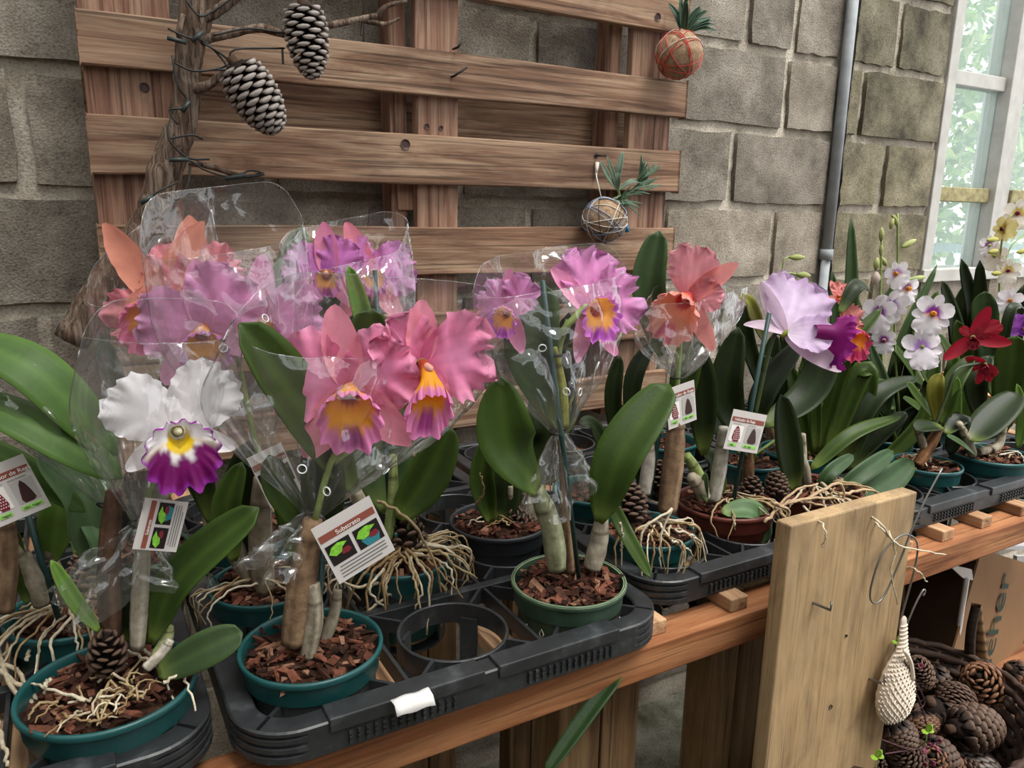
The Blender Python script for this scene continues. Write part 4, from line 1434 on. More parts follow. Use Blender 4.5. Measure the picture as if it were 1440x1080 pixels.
flower(pf, 968, 418, .79, .112, P_SALM, yaw=-14, pitch=-6, roll=0, petals=((84, 1.05), (12, .7)), sepals=(38, 215, 300), pw=.60, plen=.60, sw=.24, slen=.72, ruf=.14, lipsz=.86, lipdown=.9, liplen=.8, lipup=.8, lipfl=.9, liproll=-25)
roots(pf, cf, .066, 16, .022, .085, 1.05 * PI, 2.0 * PI, .0018)
for ps in ([(945, 715), (905, 745), (902, 790), (905, 830)], [(945, 715), (928, 760), (930, 800)], [(905, 790), (915, 830), (935, 860)], [(872, 735), (876, 760), (872, 775)], [(950, 745), (975, 755), (984, 770)], [(945, 760), (965, 770), (975, 782)]):
    root(pf, [at(x, y, .728) for x, y in ps], .0019, lin('#c9bda6'))
pine_cone('open dark pine cone sitting in the teal pot with dangling roots', at(888, 735, .765), at(886, 682, .785), .030, 54, .75, True)
pf2, cf2 = plant('orchid in a teal pot behind the salmon flowered one', .715, .965, r=.068, chips=20)
pine_cone('half hidden dark pine cone in the rear teal pot', at(925, 690, .97), at(925, 650, .98), .03, 50, .7)
L(pf2, (870, 640), (862, 560), (872, 500), 24, .95, GREEN_D)
Bu(pf2, (895, 670), (880, 620), 12, .95, BULB_G)

# --- terracotta pot, pale lilac flower
pg, cg = plant('orchid with a pale lilac flower and deep purple lip in a reddish brown pot', .870, .825, r=.078, h=.07, mat='terra_pot', chips=60)
Bu(pg, (1003, 705), (1018, 600), 18, .815, (lin('#b0aca2'), lin('#8f897c')), rings=1)
Bu(pg, (990, 690), (966, 640), 16, .82, BULB_V, rings=1)
Bu(pg, (990, 700), (972, 670), 20, .81, BULB_G, rings=1)
Bu(pg, (1050, 690), (1052, 625), 14, .84, (lin('#7a5a40'), lin('#4c3424')), rings=3)
stake(pg, (1028, 720), (1082, 440), .812, .0034)
L(pg, (1062, 650), (1022, 560), (1038, 460), 46, .84, GREEN_D)
L(pg, (1060, 600), (1078, 545), (1128, 478), 36, .83, GREEN_D)
L(pg, (1075, 600), (1140, 550), (1175, 460), 48, .86, GREEN_D, a=.5, b=.4)
L(pg, (1075, 480), (1055, 430), (1040, 415), 22, .86, (lin('#5f6b1e'), lin('#9a9638')))
L(pg, (1045, 640), (985, 570), (990, 490), 34, .87, GREEN_D)
L(pg, (1015, 720), (1060, 720), (1078, 764), 34, .765, (lin('#4d6b44'), lin('#6d8a5e')), (.02, 0, 0), a=.4, b=.35)
L(pg, (1020, 690), (1000, 650), (990, 640), 30, .84, GREEN_D)
L(pg, (995, 705), (990, 690), (992, 665), 12, .80, GREEN_G)
stem(pg, [at(1060, 590, .82), at(1085, 480, .82), at(1100, 468, .815)], .0035, '#3a4a22')
O_ = at(1106, 468, .80)
px1 = pxm(1, O_)
mb = MB(); mb.tube([O_ - rt * .008 - up * .006, O_, O_ + rt * .012], [.003, .005, .006], 8, col=lin('#9aa23c'))
fl = obj('flower', mb, M['petal'], pg)
nc = -fw
petal(fl, 'sepal', O_ + fw * .006, rt * .82 - up * .62 - fw * .2, nc, 92 * px1, 30 * px1, .02, P_PALE['sepal'], .5, .62, .04, .25)
petal(fl, 'sepal', O_ + fw * .006, up * 1.0 - rt * .45, nc - rt * .8, 80 * px1, 24 * px1, .02, P_PALE['sepal'], .5, .62, .05, .3)
petal(fl, 'sepal', O_ + fw * .004, -rt * 1.0 + up * .5 - fw * .2, nc + up * .6, 52 * px1, 20 * px1, .02, P_PALE['sepal'], .5, .62, -.5, .3)
petal(fl, 'petal', O_ + fw * .004, up * .95 + rt * .42 + fw * .25, nc, 88 * px1, 104 * px1, .07, P_PALE['petal'], .6, .33, -.05, .1)
petal(fl, 'petal', O_ - fw * .006, rt * 1.0 - up * .10 - fw * .35, nc + up * .35, 58 * px1, 56 * px1, .07, P_PALE['petal'], .6, .36, -.10, .2)
ax_ = (rt * .9 - up * .06 + fw * .10).normalized(); s_ = ax_.cross(up).normalized()
lip(fl, O_ + ax_ * .036 + up * .004 - fw * .022, s_, s_.cross(ax_) * (1 if s_.cross(ax_).dot(up) > 0 else -1), ax_, 66 * px1, P_PALE['lip'], 1.25, .95, .16, .25, .8)
roots(pg, cg, .078, 10, .015, .03, PI, 2 * PI, .0015)
surf_roots(pg, cg, .07, 12)
pine_cone('dark open pine cone in the reddish brown pot under the pale lilac flower', at(1055, 722, .82), at(1058, 672, .83), .026, 50, .45)
# --- terracotta bowl
ph_, ch = plant('strap leaved orchid in a reddish brown bowl with thick roots creeping over its rim', 1.045, .80, r=.076, h=.06, mat='terra_pot', chips=30)
pine_cone('closed dark pine cone in the reddish brown bowl', at(1095, 705, .80), at(1090, 665, .82), .024, 56, .35)
L(ph_, (1118, 690), (1108, 630), (1098, 555), 42, .81, GREEN_D, nrm=V(-.3, -1, .1))
for a, b, c_, w in (((1172, 702), (1232, 688), (1284, 648), 40), ((1178, 690), (1215, 664), (1256, 634), 26), ((1150, 690), (1168, 664), (1200, 640), 20)):
    L(ph_, a, b, c_, w, .79, (lin('#2c4422'), lin('#4a6440')), (0, -.01, .0), a=.45, b=.4, nrm=V(-.3, -.8, .6))
Bu(ph_, (1125, 690), (1128, 610), 12, .83, BULB_G)
Bu(ph_, (1135, 680), (1122, 630), 13, .82, BULB_G)
roots(ph_, ch, .076, 18, .03, .03, PI, 2.1 * PI, .002)
for ps in ([(1090, 715), (1140, 700), (1200, 705), (1230, 720)], [(1075, 735), (1110, 705), (1160, 712)], [(1110, 735), (1095, 715), (1120, 690), (1150, 680)], [(1130, 705), (1180, 680), (1185, 715), (1172, 735)], [(1085, 705), (1110, 720), (1100, 745)], [(1180, 695), (1225, 690), (1250, 705)]):
    root(ph_, [at(x, y, .735) for x, y in ps], .0028, lin('#b59a7c'))
# --- roots trailing over the plank
for ps in ([(1200, 715), (1235, 735), (1258, 770), (1253, 800), (1262, 850)], [(1245, 700), (1255, 760), (1290, 772), (1330, 780)], [(1262, 795), (1285, 800), (1304, 818)], [(1130, 712), (1158, 742), (1157, 770)], [(1200, 710), (1240, 745), (1262, 765)]):
    root(ph_, [at(x, y, .583 if i > 0 else .66) for i, (x, y) in enumerate(ps)], .0017, lin('#cfc3ac'))

# --- right hand group
pi_, ci = plant('white moth style orchid with violet blotched petals and a tall stem of green buds', 1.19, .96, r=.068, chips=20)
pj, cj = plant('small orchid with an orange flower half hidden behind the pale lilac one', 1.07, .965, r=.068, chips=20)
flower(pj, 1192, 462, .90, .095, P_ORANGE, yaw=40, pitch=0, petals=((75, .9), (20, .6)), sepals=(110, 200, 300), pw=.55, lipsz=.80, liplen=1.1, lipdown=1.2, ruf=.14)
flower(pj, 1178, 418, .93, .06, P_ORANGE, yaw=20, pitch=20, petals=((75, .9), (20, .9)), sepals=(110, 200, 300), lipsz=.3, ruf=.14)
stem(pj, [V(1.07, .965, RZ), at(1165, 560, .93), at(1188, 470, .91)], .003)
L(pj, (1180, 440), (1205, 402), (1226, 412), 22, .89, GREEN_D, nrm=V(0, -.6, .8))
for a, b, c_, w, y in (((1150, 640), (1190, 500), (1240, 432), 22, .90), ((1170, 660), (1165, 560), (1190, 455), 24, .93), ((1160, 650), (1215, 520), (1218, 600), 30, .88),
                       ((1140, 660), (1120, 560), (1105, 505), 26, .92), ((1190, 660), (1240, 545), (1245, 585), 26, .87), ((1180, 650), (1230, 560), (1290, 530), 30, .86),
                       ((1150, 655), (1148, 560), (1128, 470), 26, .95), ((1190, 660), (1250, 600), (1275, 580), 24, .86), ((1140, 660), (1200, 610), (1268, 585), 22, .84)):
    L(pj, a, b, c_, w, y, random.choice((GREEN, GREEN_D, GREEN, GREEN_G)), (.02, 0, -.01), a=.4, b=.5)
for a, b, c_, w, y in (((1240, 640), (1262, 500), (1318, 372), 20, .98), ((1235, 640), (1228, 490), (1258, 395), 22, 1.0), ((1255, 640), (1290, 470), (1320, 408), 20, .96),
                       ((1250, 640), (1245, 560), (1222, 480), 24, .92), ((1260, 650), (1300, 560), (1320, 500), 26, .93), ((1240, 650), (1290, 600), (1312, 545), 24, .88), ((1225, 640), (1195, 560), (1180, 520), 22, .93),
                       ((1195, 600), (1196, 480), (1197, 305), 26, 1.10), ((1180, 600), (1178, 500), (1170, 380), 24, 1.08), ((1200, 600), (1212, 480), (1190, 390), 22, 1.12)):
    L(pi_, a, b, c_, w, y, random.choice((GREEN, GREEN_G, GREEN_G)), (.02, 0, -.01), a=.35, b=.55, nrm=V(-.4, -.9, .25))
def spike(par, pts, Y, r=.0022, col='#7f9150'):
    return stem(par, [at(x, y, Y) for x, y in pts], r, col)
spike(pi_, [(1268, 620), (1258, 480), (1262, 370), (1262, 300)], .96)
spike(pi_, [(1245, 620), (1240, 500), (1238, 420), (1240, 330)], .95)
spike(pi_, [(1252, 475), (1249, 440), (1262, 400), (1290, 390)], .94)
for (a, b, r) in (((1253, 302), (1259, 308), .003), ((1261, 318), (1258, 303), .005), ((1252, 322), (1256, 306), .006), ((1239, 340), (1240, 320), .006), ((1238, 360), (1240, 342), .005), ((1231, 380), (1234, 362), .007), ((1246, 374), (1240, 362), .006), ((1268, 348), (1288, 337), .008), ((1278, 394), (1302, 389), .007), ((1120, 386), (1140, 388), .008), ((1110, 362), (1132, 362), .007), ((1231, 400), (1232, 382), .011)):
    bud(pi_, at(*a, .95), at(*b, .95), r * .8, ('#8f9a55', '#bfc285') if r < .01 else ('#d9cfc4', '#b9a99a'))
spike(pi_, [(1100, 480), (1098, 400), (1108, 385), (1120, 386)], .99, .0018)
spike(pi_, [(1098, 410), (1102, 368), (1112, 361)], .99, .0016)
milt(pi_, 1252, 430, .93, .062, 20, -30, 0, back=True, blot='#a06ac0')
milt(pi_, 1262, 385, .94, .045, -30, 10, 30, blot='#b58ad0')
milt(pi_, 1236, 440, .935, .06, -20, 0, 0, back=True)
milt(pi_, 1243, 478, .92, .04, 0, -10, 10, eye='#7a3040')
milt(pi_, 1275, 405, .95, .05, 40, 0, 0, blot='#a05a8a')
milt(pi_, 1098, 396, .985, .036, -20, 0, 0)
milt(pi_, 1312, 440, .89, .066, 10, 0, -18)
milt(pi_, 1296, 488, .90, .068, 20, 10, 10, back=True, blot='#b58ad0', wh='#e2dbe2')
# red cattleya in far teal pot
pk_, ck = plant('orchid with deep red flowers in the teal pot nearest the plank', 1.345, .792, r=.060, chips=50)
flower(pk_, 1368, 475, .79, .10, P_RED, yaw=10, pitch=0, petals=((35, .9), (140, .5)), sepals=(72, 225, -5), pw=.34, plen=.56, sw=.25, slen=.62, ruf=.03, lipsz=.30, lipdown=1.0)
flower(pk_, 1385, 512, .785, .075, P_RED, yaw=30, pitch=-30, petals=((-40, .9), (200, .7)), sepals=(160, 270, 300), pw=.3, plen=.52, sw=.26, slen=.6, ruf=.05, lipsz=.34, lipdown=1.0)
stem(pk_, [at(1300, 640, .79), at(1330, 560, .79), at(1345, 520, .785), at(1380, 510, .79)], .0026, '#2c3a1e')
Bu(pk_, (1290, 655), (1322, 600), 14, .785, (lin('#8a5e34'), lin('#4a2c18')), rings=2)
Bu(pk_, (1305, 650), (1288, 600), 10, .79, BULB_G)
L(pk_, (1325, 600), (1300, 600), (1288, 605), 26, .78, GREEN_D)
L(pk_, (1325, 600), (1340, 540), (1368, 500), 26, .80, GREEN)
L(pk_, (1320, 600), (1315, 550), (1322, 525), 22, .81, (lin('#6a6a24'), lin('#8a8434')))
L(pk_, (1345, 620), (1345, 570), (1346, 530), 13, .79, GREEN_L)
L(pk_, (1330, 610), (1290, 560), (1275, 540), 26, .82, GREEN)
L(pk_, (1330, 610), (1350, 590), (1335, 640), 28, .78, (lin('#141c10'), lin('#22301a')))
surf_roots(pk_, ck, .05, 14)
pl_, cl_ = plant('leafy orchid in the teal pot at the right end of the bench', 1.515, .772, r=.072, chips=50)
Bu(pl_, (1368, 640), (1348, 595), 12, .77, BULB_G)
Bu(pl_, (1375, 636), (1412, 600), 11, .765, BULB_G, mid=(1402, 628))
L(pl_, (1365, 620), (1395, 590), (1433, 553), 46, .76, GREEN_D, a=.45, b=.4)
L(pl_, (1372, 640), (1352, 625), (1332, 613), 18, .755, GREEN_G)
L(pl_, (1410, 610), (1420, 530), (1428, 472), 44, .80, GREEN, a=.6, b=.4)
L(pl_, (1432, 630), (1438, 590), (1430, 540), 16, .77, GREEN_L)
L(pl_, (1380, 600), (1372, 540), (1392, 500), 30, .83, GREEN_D)
root(pl_, [at(1405, 640, .75), at(1432, 636, .73), at(1440, 650, .72)], .002, lin('#cfc8ba'))
surf_roots(pl_, cl_, .06, 18)
pn, cn = plant('moth orchid with cream flowers and purple lips beside the window', 1.62, .965, r=.07, chips=10)
for a, b, c_, w, y in (((1380, 560), (1378, 470), (1378, 366), 22, .98), ((1365, 560), (1372, 470), (1352, 364), 24, 1.0), ((1400, 560), (1385, 450), (1385, 410), 34, .93), ((1350, 540), (1345, 470), (1325, 395), 24, .99),
                       ((1420, 600), (1420, 500), (1440, 400), 26, .98), ((1360, 560), (1350, 460), (1360, 400), 26, 1.02), ((1400, 560), (1420, 440), (1445, 435), 14, .9), ((1330, 600), (1340, 520), (1320, 470), 24, .95), ((1400, 600), (1440, 520), (1460, 480), 30, .93)):
    L(pn, a, b, c_, w, y, random.choice((GREEN, GREEN_D, GREEN_G)), (0, 0, 0), a=.4, b=.45)
spike(pn, [(1405, 560), (1405, 420), (1410, 330), (1427, 300), (1450, 310)], .97)
spike(pn, [(1405, 400), (1420, 350), (1440, 330)], .97, .0016)
CREAM = dict(wh='#e4dcd0', blot='#c9b45a', eye='#7a1a4a')
milt(pn, 1432, 300, .96, .055, -10, 10, 0, **CREAM)
milt(pn, 1412, 322, .965, .05, -40, 0, 90, wh='#d8c98a', blot='#b8a040', eye='#6a1a2a')
milt(pn, 1418, 380, .95, .045, 0, 0, 0, **CREAM)
milt(pn, 1400, 360, .98, .05, -30, 0, 0, wh='#ded3c4', blot='#cfc090', eye='#b9a050', back=True)
milt(pn, 1390, 345, 1.0, .04, 30, 0, 0, wh='#e4dfdf', back=True)
milt(pn, 1420, 422, .93, .048, 10, 0, -10, blot='#d9c8d0', eye='#b8701c')
for a, b in (((1388, 338), (1404, 336)), ((1430, 355), (1446, 352)), ((1390, 355), (1404, 352)), ((1395, 385), (1408, 384))):
    bud(pn, at(*a, .96), at(*b, .96), .006, ('#a8a84e', '#cfc87e'))
flower(pn, 1440, 462, .92, .07, P_PURP, yaw=0, petals=((150, 1), (30, 1)), lipsz=.4)
# back row fillers that carry the dark mass of foliage
po, co_ = plant('leafy orchid in a teal pot against the wall, half hidden by strap leaves', 1.0, 1.13, r=.07, chips=10)
Bu(po, (1085, 640), (1080, 590), 11, 1.05, BULB_B); Bu(po, (1095, 640), (1108, 600), 12, 1.03, BULB_G)
for a, b, c_, w, y in (((1100, 600), (1085, 520), (1090, 470), 26, 1.0), ((1110, 600), (1100, 540), (1075, 500), 24, .98), ((1090, 600), (1110, 480), (1100, 440), 26, 1.05), ((1120, 600), (1140, 520), (1150, 480), 30, 1.0), ((1085, 580), (1050, 480), (1048, 430), 24, 1.03)):
    L(po, a, b, c_, w, y, random.choice((GREEN, GREEN_D)), a=.4, b=.45)
pq, cq = plant('leafy orchid in a teal pot behind the red flowers', 1.44, .955, r=.068, chips=10)
for a, b, c_, w, y in (((1350, 600), (1310, 540), (1290, 500), 26, .93), ((1360, 600), (1370, 540), (1400, 500), 28, .92), ((1340, 600), (1300, 580), (1270, 560), 26, .92), ((1330, 600), (1280, 520), (1240, 470), 22, .96), ((1350, 600), (1355, 520), (1345, 450), 30, .97)):
    L(pq, a, b, c_, w, y, random.choice((GREEN, GREEN_D)), a=.4, b=.45)

random.seed(21)
for i in range(34):
    bx = R(1115, 1290); tx = bx + R(-70, 90)
    host = (pj, pi_, po, pq)[i % 4]
    yb = R(.90, 1.02)
    ty = R(470, 600)
    L(host, (bx, R(622, 650)), (bx + (tx - bx) * .35, ty + R(-10, 50)), (tx, ty + (R(10, 50) if i % 3 == 0 else 0)), R(13, 24), yb, random.choice((GREEN, GREEN_D, GREEN_D, GREEN_G)), (0, 0, -.03), a=.35, b=.5)
# hanging strap leaf under the tray
mbp = [at(872, 946, .66), at(840, 985, .65), at(765, 1090, .63)]
o = leaf(None, mbp, pxm(24, mbp[1]), (lin('#1f3318'), lin('#35502a')), a=.3, b=.3)
o.name = 'strap_leaf'
tag(o, 'long dark green strap leaf drooping below the centre tray', 'leaf')

# ------------------------------------------------------------------ sleeves
sleeve('clear cellophane sleeve around the two pink flowers in the centre', at(440, 718, .735), at(318, 452, .72), at(722, 462, .76), .075, .03, .05, (.055, .045), .12, 1, ((.35, 4.0), (.2, 4.4), (.3, 5.4), (.75, 5.0)))
sleeve('clear cellophane sleeve around the white flower at the front left', at(196, 735, .75), at(112, 475, .74), at(345, 470, .75), .075, -.0, .03, (.07, .05), .28, 2, ((.3, 4.5), (.3, 5.2)))
sleeve('clear cellophane sleeve over the wide leaves at the left edge', at(150, 712, .80), at(-110, 470, .82), at(120, 560, .84), .06, .0, .03, None, .3, 3)
sleeve('clear cellophane sleeve around the lavender flowers behind the pink ones', at(365, 650, .885), at(192, 345, .89), at(430, 312, .90), .07, .02, .05, None, .1, 4, ((.6, 4.2), (.7, 5.0)))
sleeve('bright cellophane sleeve with folded top around the rear lavender flower', at(520, 620, .95), at(390, 348, .99), at(575, 310, 1.0), .06, .04, .02, None, .1, 5, ((.6, 5.2), (.5, 5.4), (.4, 4.2)))
sleeve('crumpled cellophane sleeve around the coral flowers at the back left', at(260, 630, .98), at(118, 425, .97), at(300, 290, 1.0), .07, .02, .03, None, .15, 6, ((.8, 5.0),))
sleeve('clear cellophane sleeve tied around the lilac flowers on the dark green stake', at(785, 608, .715), at(660, 412, .72), at(884, 372, .725), .065, .01, .03, (.085, .042), .12, 7, ((.35, 4.4), (.65, 4.2), (.45, 5.4), (.75, 5.6), (.3, 5.0)))
sleeve('short cellophane sleeve around the salmon flower', at(953, 530, .795), at(902, 432, .79), at(1052, 402, .80), .05, .0, .02, None, .2, 8)

# ------------------------------------------------------------------ tags
care_tag('upright pine cone watering tag hanging beside the dark green stake', (936, 548), (976, 534), (948, 602), .775, 'rega')
care_tag('tilted pine cone watering tag hanging from the grey stake', (1032, 575), (1079, 584), (1011, 630), .79, 'rega')
care_tag('large pine cone watering tag cut off by the left edge', (-45, 668), (32, 638), (-20, 750), .80, 'rega')
care_tag('potting substrate tag leaning in front of the pink orchid stems', (437, 745), (519, 697), (476, 823), .70, 'substrato')
care_tag('potting substrate tag hanging below the crumpled cellophane of the white orchid', (186, 772), (204, 700), (243, 795), .715, 'substrato', (0, 0, 0))
care_tag('narrow potting substrate tag half hidden between the dark leaves', (347, 645), (395, 622), (395, 708), .85, 'substrato')

# ------------------------------------------------------------------ branch and hanging cones
BY = 1.35
br = thing('dry_branch', 'gnarled dry branch wrapped in dark wire in front of the pallet', 'branch', at(120, 470, BY - .05))
def rough_tube(par, name, pts, rads, n=14, m='branch', amp=.12, seg=30, sd=0):
    cur = bez(pts, seg)
    rr = []
    k = len(rads) - 1
    for i in range(seg + 1):
        t = i / seg * k; j = min(int(t), k - 1); rr.append(rads[j] + (rads[j + 1] - rads[j]) * (t - j))
    mb = MB()
    mb.tube(cur, rr, n)
    for i, v in enumerate(mb.v):
        c = cur[min(i // n, seg)]
        d = v - c
        f = 1 + amp * (noise.noise(v * 60 + V(sd, 0, 0)) * 1.3 + noise.noise(v * 150) * .6)
        mb.v[i] = c + d * f
    return obj(name, mb, M[m], par)
bp = [at(100, 480, BY), at(160, 380, BY), at(212, 310, BY), at(232, 240, BY), at(258, 170, BY), at(262, 110, BY), at(270, 50, BY), at(282, -20, BY)]
rough_tube(br, 'trunk', bp, [pxm(w / 2, bp[3]) for w in (46, 44, 46, 46, 38, 36, 40, 52)], seg=50)
tw = ([(272, 128), (295, 118), (318, 104), (335, 118)], 14), ([(280, 58), (330, 46), (370, 40), (400, 48), (440, 40), (500, 28), (530, 22)], 13), ([(265, 228), (300, 235), (340, 248), (372, 244)], 9), ([(270, 30), (300, 18), (325, 2), (345, -12)], 18), ([(530, 22), (545, 8), (572, 2)], 8), ([(510, 28), (540, 34), (562, 26)], 8), ([(262, 60), (252, 48), (258, 20)], 10)
for i, (pp, w) in enumerate(tw):
    ps = [at(x, y, BY - .012 - .004 * k) for k, (x, y) in enumerate(pp)]
    r = pxm(w / 2, ps[0])
    rough_tube(br, 'twig', ps, [r, r * .85, r * .6], 8, amp=.2, seg=18, sd=i * 5)
wires = ([(236, 40), (262, 52), (290, 60), (320, 95), (300, 98)], [(262, 0), (280, 22), (300, 15), (330, -5)], [(242, 78), (250, 120), (262, 138), (258, 152), (238, 155), (250, 175)], [(245, 88), (275, 100), (320, 92), (330, 70), (400, 68)],
         [(238, 195), (270, 190), (285, 196)], [(235, 175), (240, 200), (265, 222), (295, 224)], [(238, 226), (265, 225), (290, 240), (330, 250), (350, 240), (370, 245), (325, 252)], [(268, 232), (262, 265), (240, 292), (233, 320)], [(200, 285), (225, 268), (250, 256)], [(285, 60), (310, 75), (325, 88)], [(397, 68), (398, 90)], [(300, 50), (350, 40), (400, 46), (420, 36)], [(510, 25), (508, 50)])
for i, pp in enumerate(wires):
    ps = bez([at(x, y, BY - .028 - .004 * (k % 2)) for k, (x, y) in enumerate(pp)], 20)
    mb = MB(); mb.tube(ps, .0017, 6)
    obj('wire', mb, M['wire_dark'], br)
for a, b in (((235, 53), (262, 60)), ((238, 225), (265, 224)), ((256, 157), (267, 143)), ((198, 286), (215, 275)), ((270, 58), (285, 45)), ((316, 252), (345, 245))):
    mb = MB(); mb.tube([at(*a, BY - .032), at(*b, BY - .032)], .0034, 8)
    obj('light_bulb', mb, M['bulb_dark'], br)
pine_cone('white tipped pine cone hanging from the upper twig of the branch', at(425, 8, BY - .05), at(440, 108, BY - .05), pxm(40, bp[3]), 92, .82, True, True, size=1.0)
pine_cone('silvery pine cone hanging at a slant from the lower twig of the branch', at(330, 90, BY - .06), at(388, 182, BY - .07), pxm(44, bp[3]), 100, .68, True, True, size=1.0)

# ------------------------------------------------------------------ moss balls
def kokedama(px, py, Y, rpx, label, strings, seed):
    c = at(px, py, Y); r = pxm(rpx, c)
    t = thing('moss_ball_planter', label, 'planter', c - V(0, 0, r))
    mb = MB()
    rows = []
    cc = []
    for i in range(15):
        a = PI * i / 14
        row = []
        for j in range(24):
            b = 2 * PI * j / 24
            d = V(math.sin(a) * math.cos(b), math.sin(a) * math.sin(b), math.cos(a))
            row.append(c + d * r * (1 + .06 * noise.noise(d * 5 + V(seed, 0, 0))))
            cc.append(mixc(lin('#8a6a4c'), lin('#a9917a'), .5 + .9 * noise.noise(d * 9)))
        rows.append(row)
    mb.grid(rows, True, cc)
    obj('ball', mb, M['attr_rough'], t)
    random.seed(seed)
    for m, n in strings:
        for k in range(n):
            ax = V(R(-1, 1), R(-1, 1), R(-1, 1)).normalized()
            e1 = ax.orthogonal().normalized(); e2 = ax.cross(e1)
            off = R(-.35, .35)
            ring = []
            for q in range(33):
                a = 2 * PI * q / 32
                d = (ax * off + (e1 * math.cos(a) + e2 * math.sin(a)) * math.sqrt(1 - off * off)).normalized()
                ring.append(c + d * r * (1.03 + .05 * noise.noise(d * 5 + V(seed, 0, 0))))
            mb = MB(); mb.tube(ring, .0008, 5, False)
            obj('string', mb, M[m], t)
    return t, c, r
k1, kc, kr = kokedama(955, 77, PY - .045, 32, 'red string wrapped moss ball with a striped spiky succulent on the pallet corner', (('string_red', 11), ('string_white', 2)), 3)
for i in range(15):
    a = R(0, 2 * PI); e = R(.25, 1.0)
    d = V(math.cos(a) * e, math.sin(a) * e * .8 - .1, 1).normalized()
    b = kc + V(.01, 0, kr * .9); ln = R(.05, .085)
    if i < 4: d = V(.75 + .1 * i, -.25, .15 + .18 * i).normalized(); ln = .075
    leaf(k1, [b, b + d * ln * .5 + V(0, 0, .004), b + d * ln - V(0, 0, .004)], .014, (lin('#1f3426'), lin('#5d7a62')), a=.25, b=.6, fold=.6, n=10)
for i, (dx, dz, m) in enumerate(((.036, .012, 'bead_red'), (.037, .0, 'string_white'), (.035, -.01, 'bead_red'), (.036, -.022, 'bead_red'))):
    mb = MB(); mb.lathe([(.0002, -.005), (.004, -.003), (.005, 0), (.004, .003), (.0002, .005)], kc + V(dx, -.022, dz), 10); obj('bead', mb, M[m], k1)
mb = MB(); mb.tube([kc + V(0, .01, kr * .95), at(952, 25, PY - .002), at(951, 12, PY - .002)], .001, 5); obj('hanger', mb, M['string_white'], k1)
k2, kc2, kr2 = kokedama(850, 310, PY - .045, 31, 'twine wrapped moss ball with grey green needle leaves hanging from a white cord', (('string_white', 8), ('string_blue', 6), ('wire_dark', 4)), 11)
mb = MB(); mb.tube([kc2 + V(-.01, 0, kr2 * .95), at(839, 250, PY - .012), at(838, 238, PY - .004)], .0014, 6); obj('hanger', mb, M['string_white'], k2)
mb = MB(); mb.tube([at(838, 246, PY - .006), at(840, 228, PY - .006)], [.003, .0045], 8); obj('cord_knot', mb, M['string_white'], k2)
mb = MB(); mb.tube([at(880, 312, PY - .07), at(882, 326, PY - .07)], [.004, .005], 8); obj('bead', mb, M['bead_blue'], k2)
KB = at(872, 278, PY - .05)
for tip, w, mid in (((844, 226), .012, (856, 250)), ((854, 220), .009, (862, 245)), ((876, 212), .014, (870, 240)), ((872, 232), .013, (868, 250)), ((905, 258), .012, (888, 255))):
    leaf(k2, [at(868, 268, PY - .05), at(*mid, PY - .06), at(*tip, PY - .055)], w, (lin('#4c6350'), lin('#8ea08a')), a=.5, b=.5, n=10)
for i in range(46):
    if i < 18:
        b = at(R(895, 905), R(250, 258), PY - .055); d = V(R(-.3, .9), R(-.6, .0), R(.35, 1)).normalized(); ln = R(.03, .06)
    elif i < 28:
        b = at(R(885, 900), R(262, 272), PY - .055); d = V(R(.5, 1), R(-.6, 0), R(0, .5)).normalized(); ln = R(.04, .07)
    else:
        b = KB + V(R(-.008, .012), 0, R(-.012, .006)); d = V(R(-1, 1), R(-.9, .1), R(-.6, .35)).normalized(); ln = R(.035, .06)
    leaf(k2, [b, b + d * ln * .5, b + d * ln + V(0, 0, -.004 if i > 20 else .004)], .0045, (lin('#3f5a44'), lin('#7f9a80')), a=.25, b=.5, n=6)
stem(k2, [KB, at(868, 262, PY - .05)], .003, '#6a7f4a', 'stem')

# ------------------------------------------------------------------ plank with hooks
plank = thing('upright_plank', 'pale brown upright wooden plank leaning on the bench front', 'plank', V(.875, .61, 0))
mb = MB()
x0, x1, zt0, zt1 = .747, 1.004, zr(-.379), zr(-.381)
mb.bb(x0, x1, .598, .622, 0, zt0)
obj('board', mb, M['plank_z'], plank, False, .0025)
def hook(a, b, c):
    pa, pb = at(*a, .599), at(*b, .575)
    mb = MB(); mb.tube([pa + V(0, .01, 0), pa, pb, pb + V(0, 0, pxm(abs(b[1] - c[1]), pb))], .0019, 8)
    return obj('hook', mb, M['wire_steel'], plank)
hook((1142, 847), (1168, 858), (1170, 846)); hook((1221, 954), (1243, 962), (1244, 948))
for x, y, r in ((1168, 994, .0032), (1190, 894, .002)):
    mb = MB(); p = at(x, y, .5975); mb.lathe([(.0002, -.001), (r, -.001), (r, .001)], p, 10, Matrix.Rotation(PI / 2, 3, 'X')); obj('nail_hole', mb, M['nail'], plank)

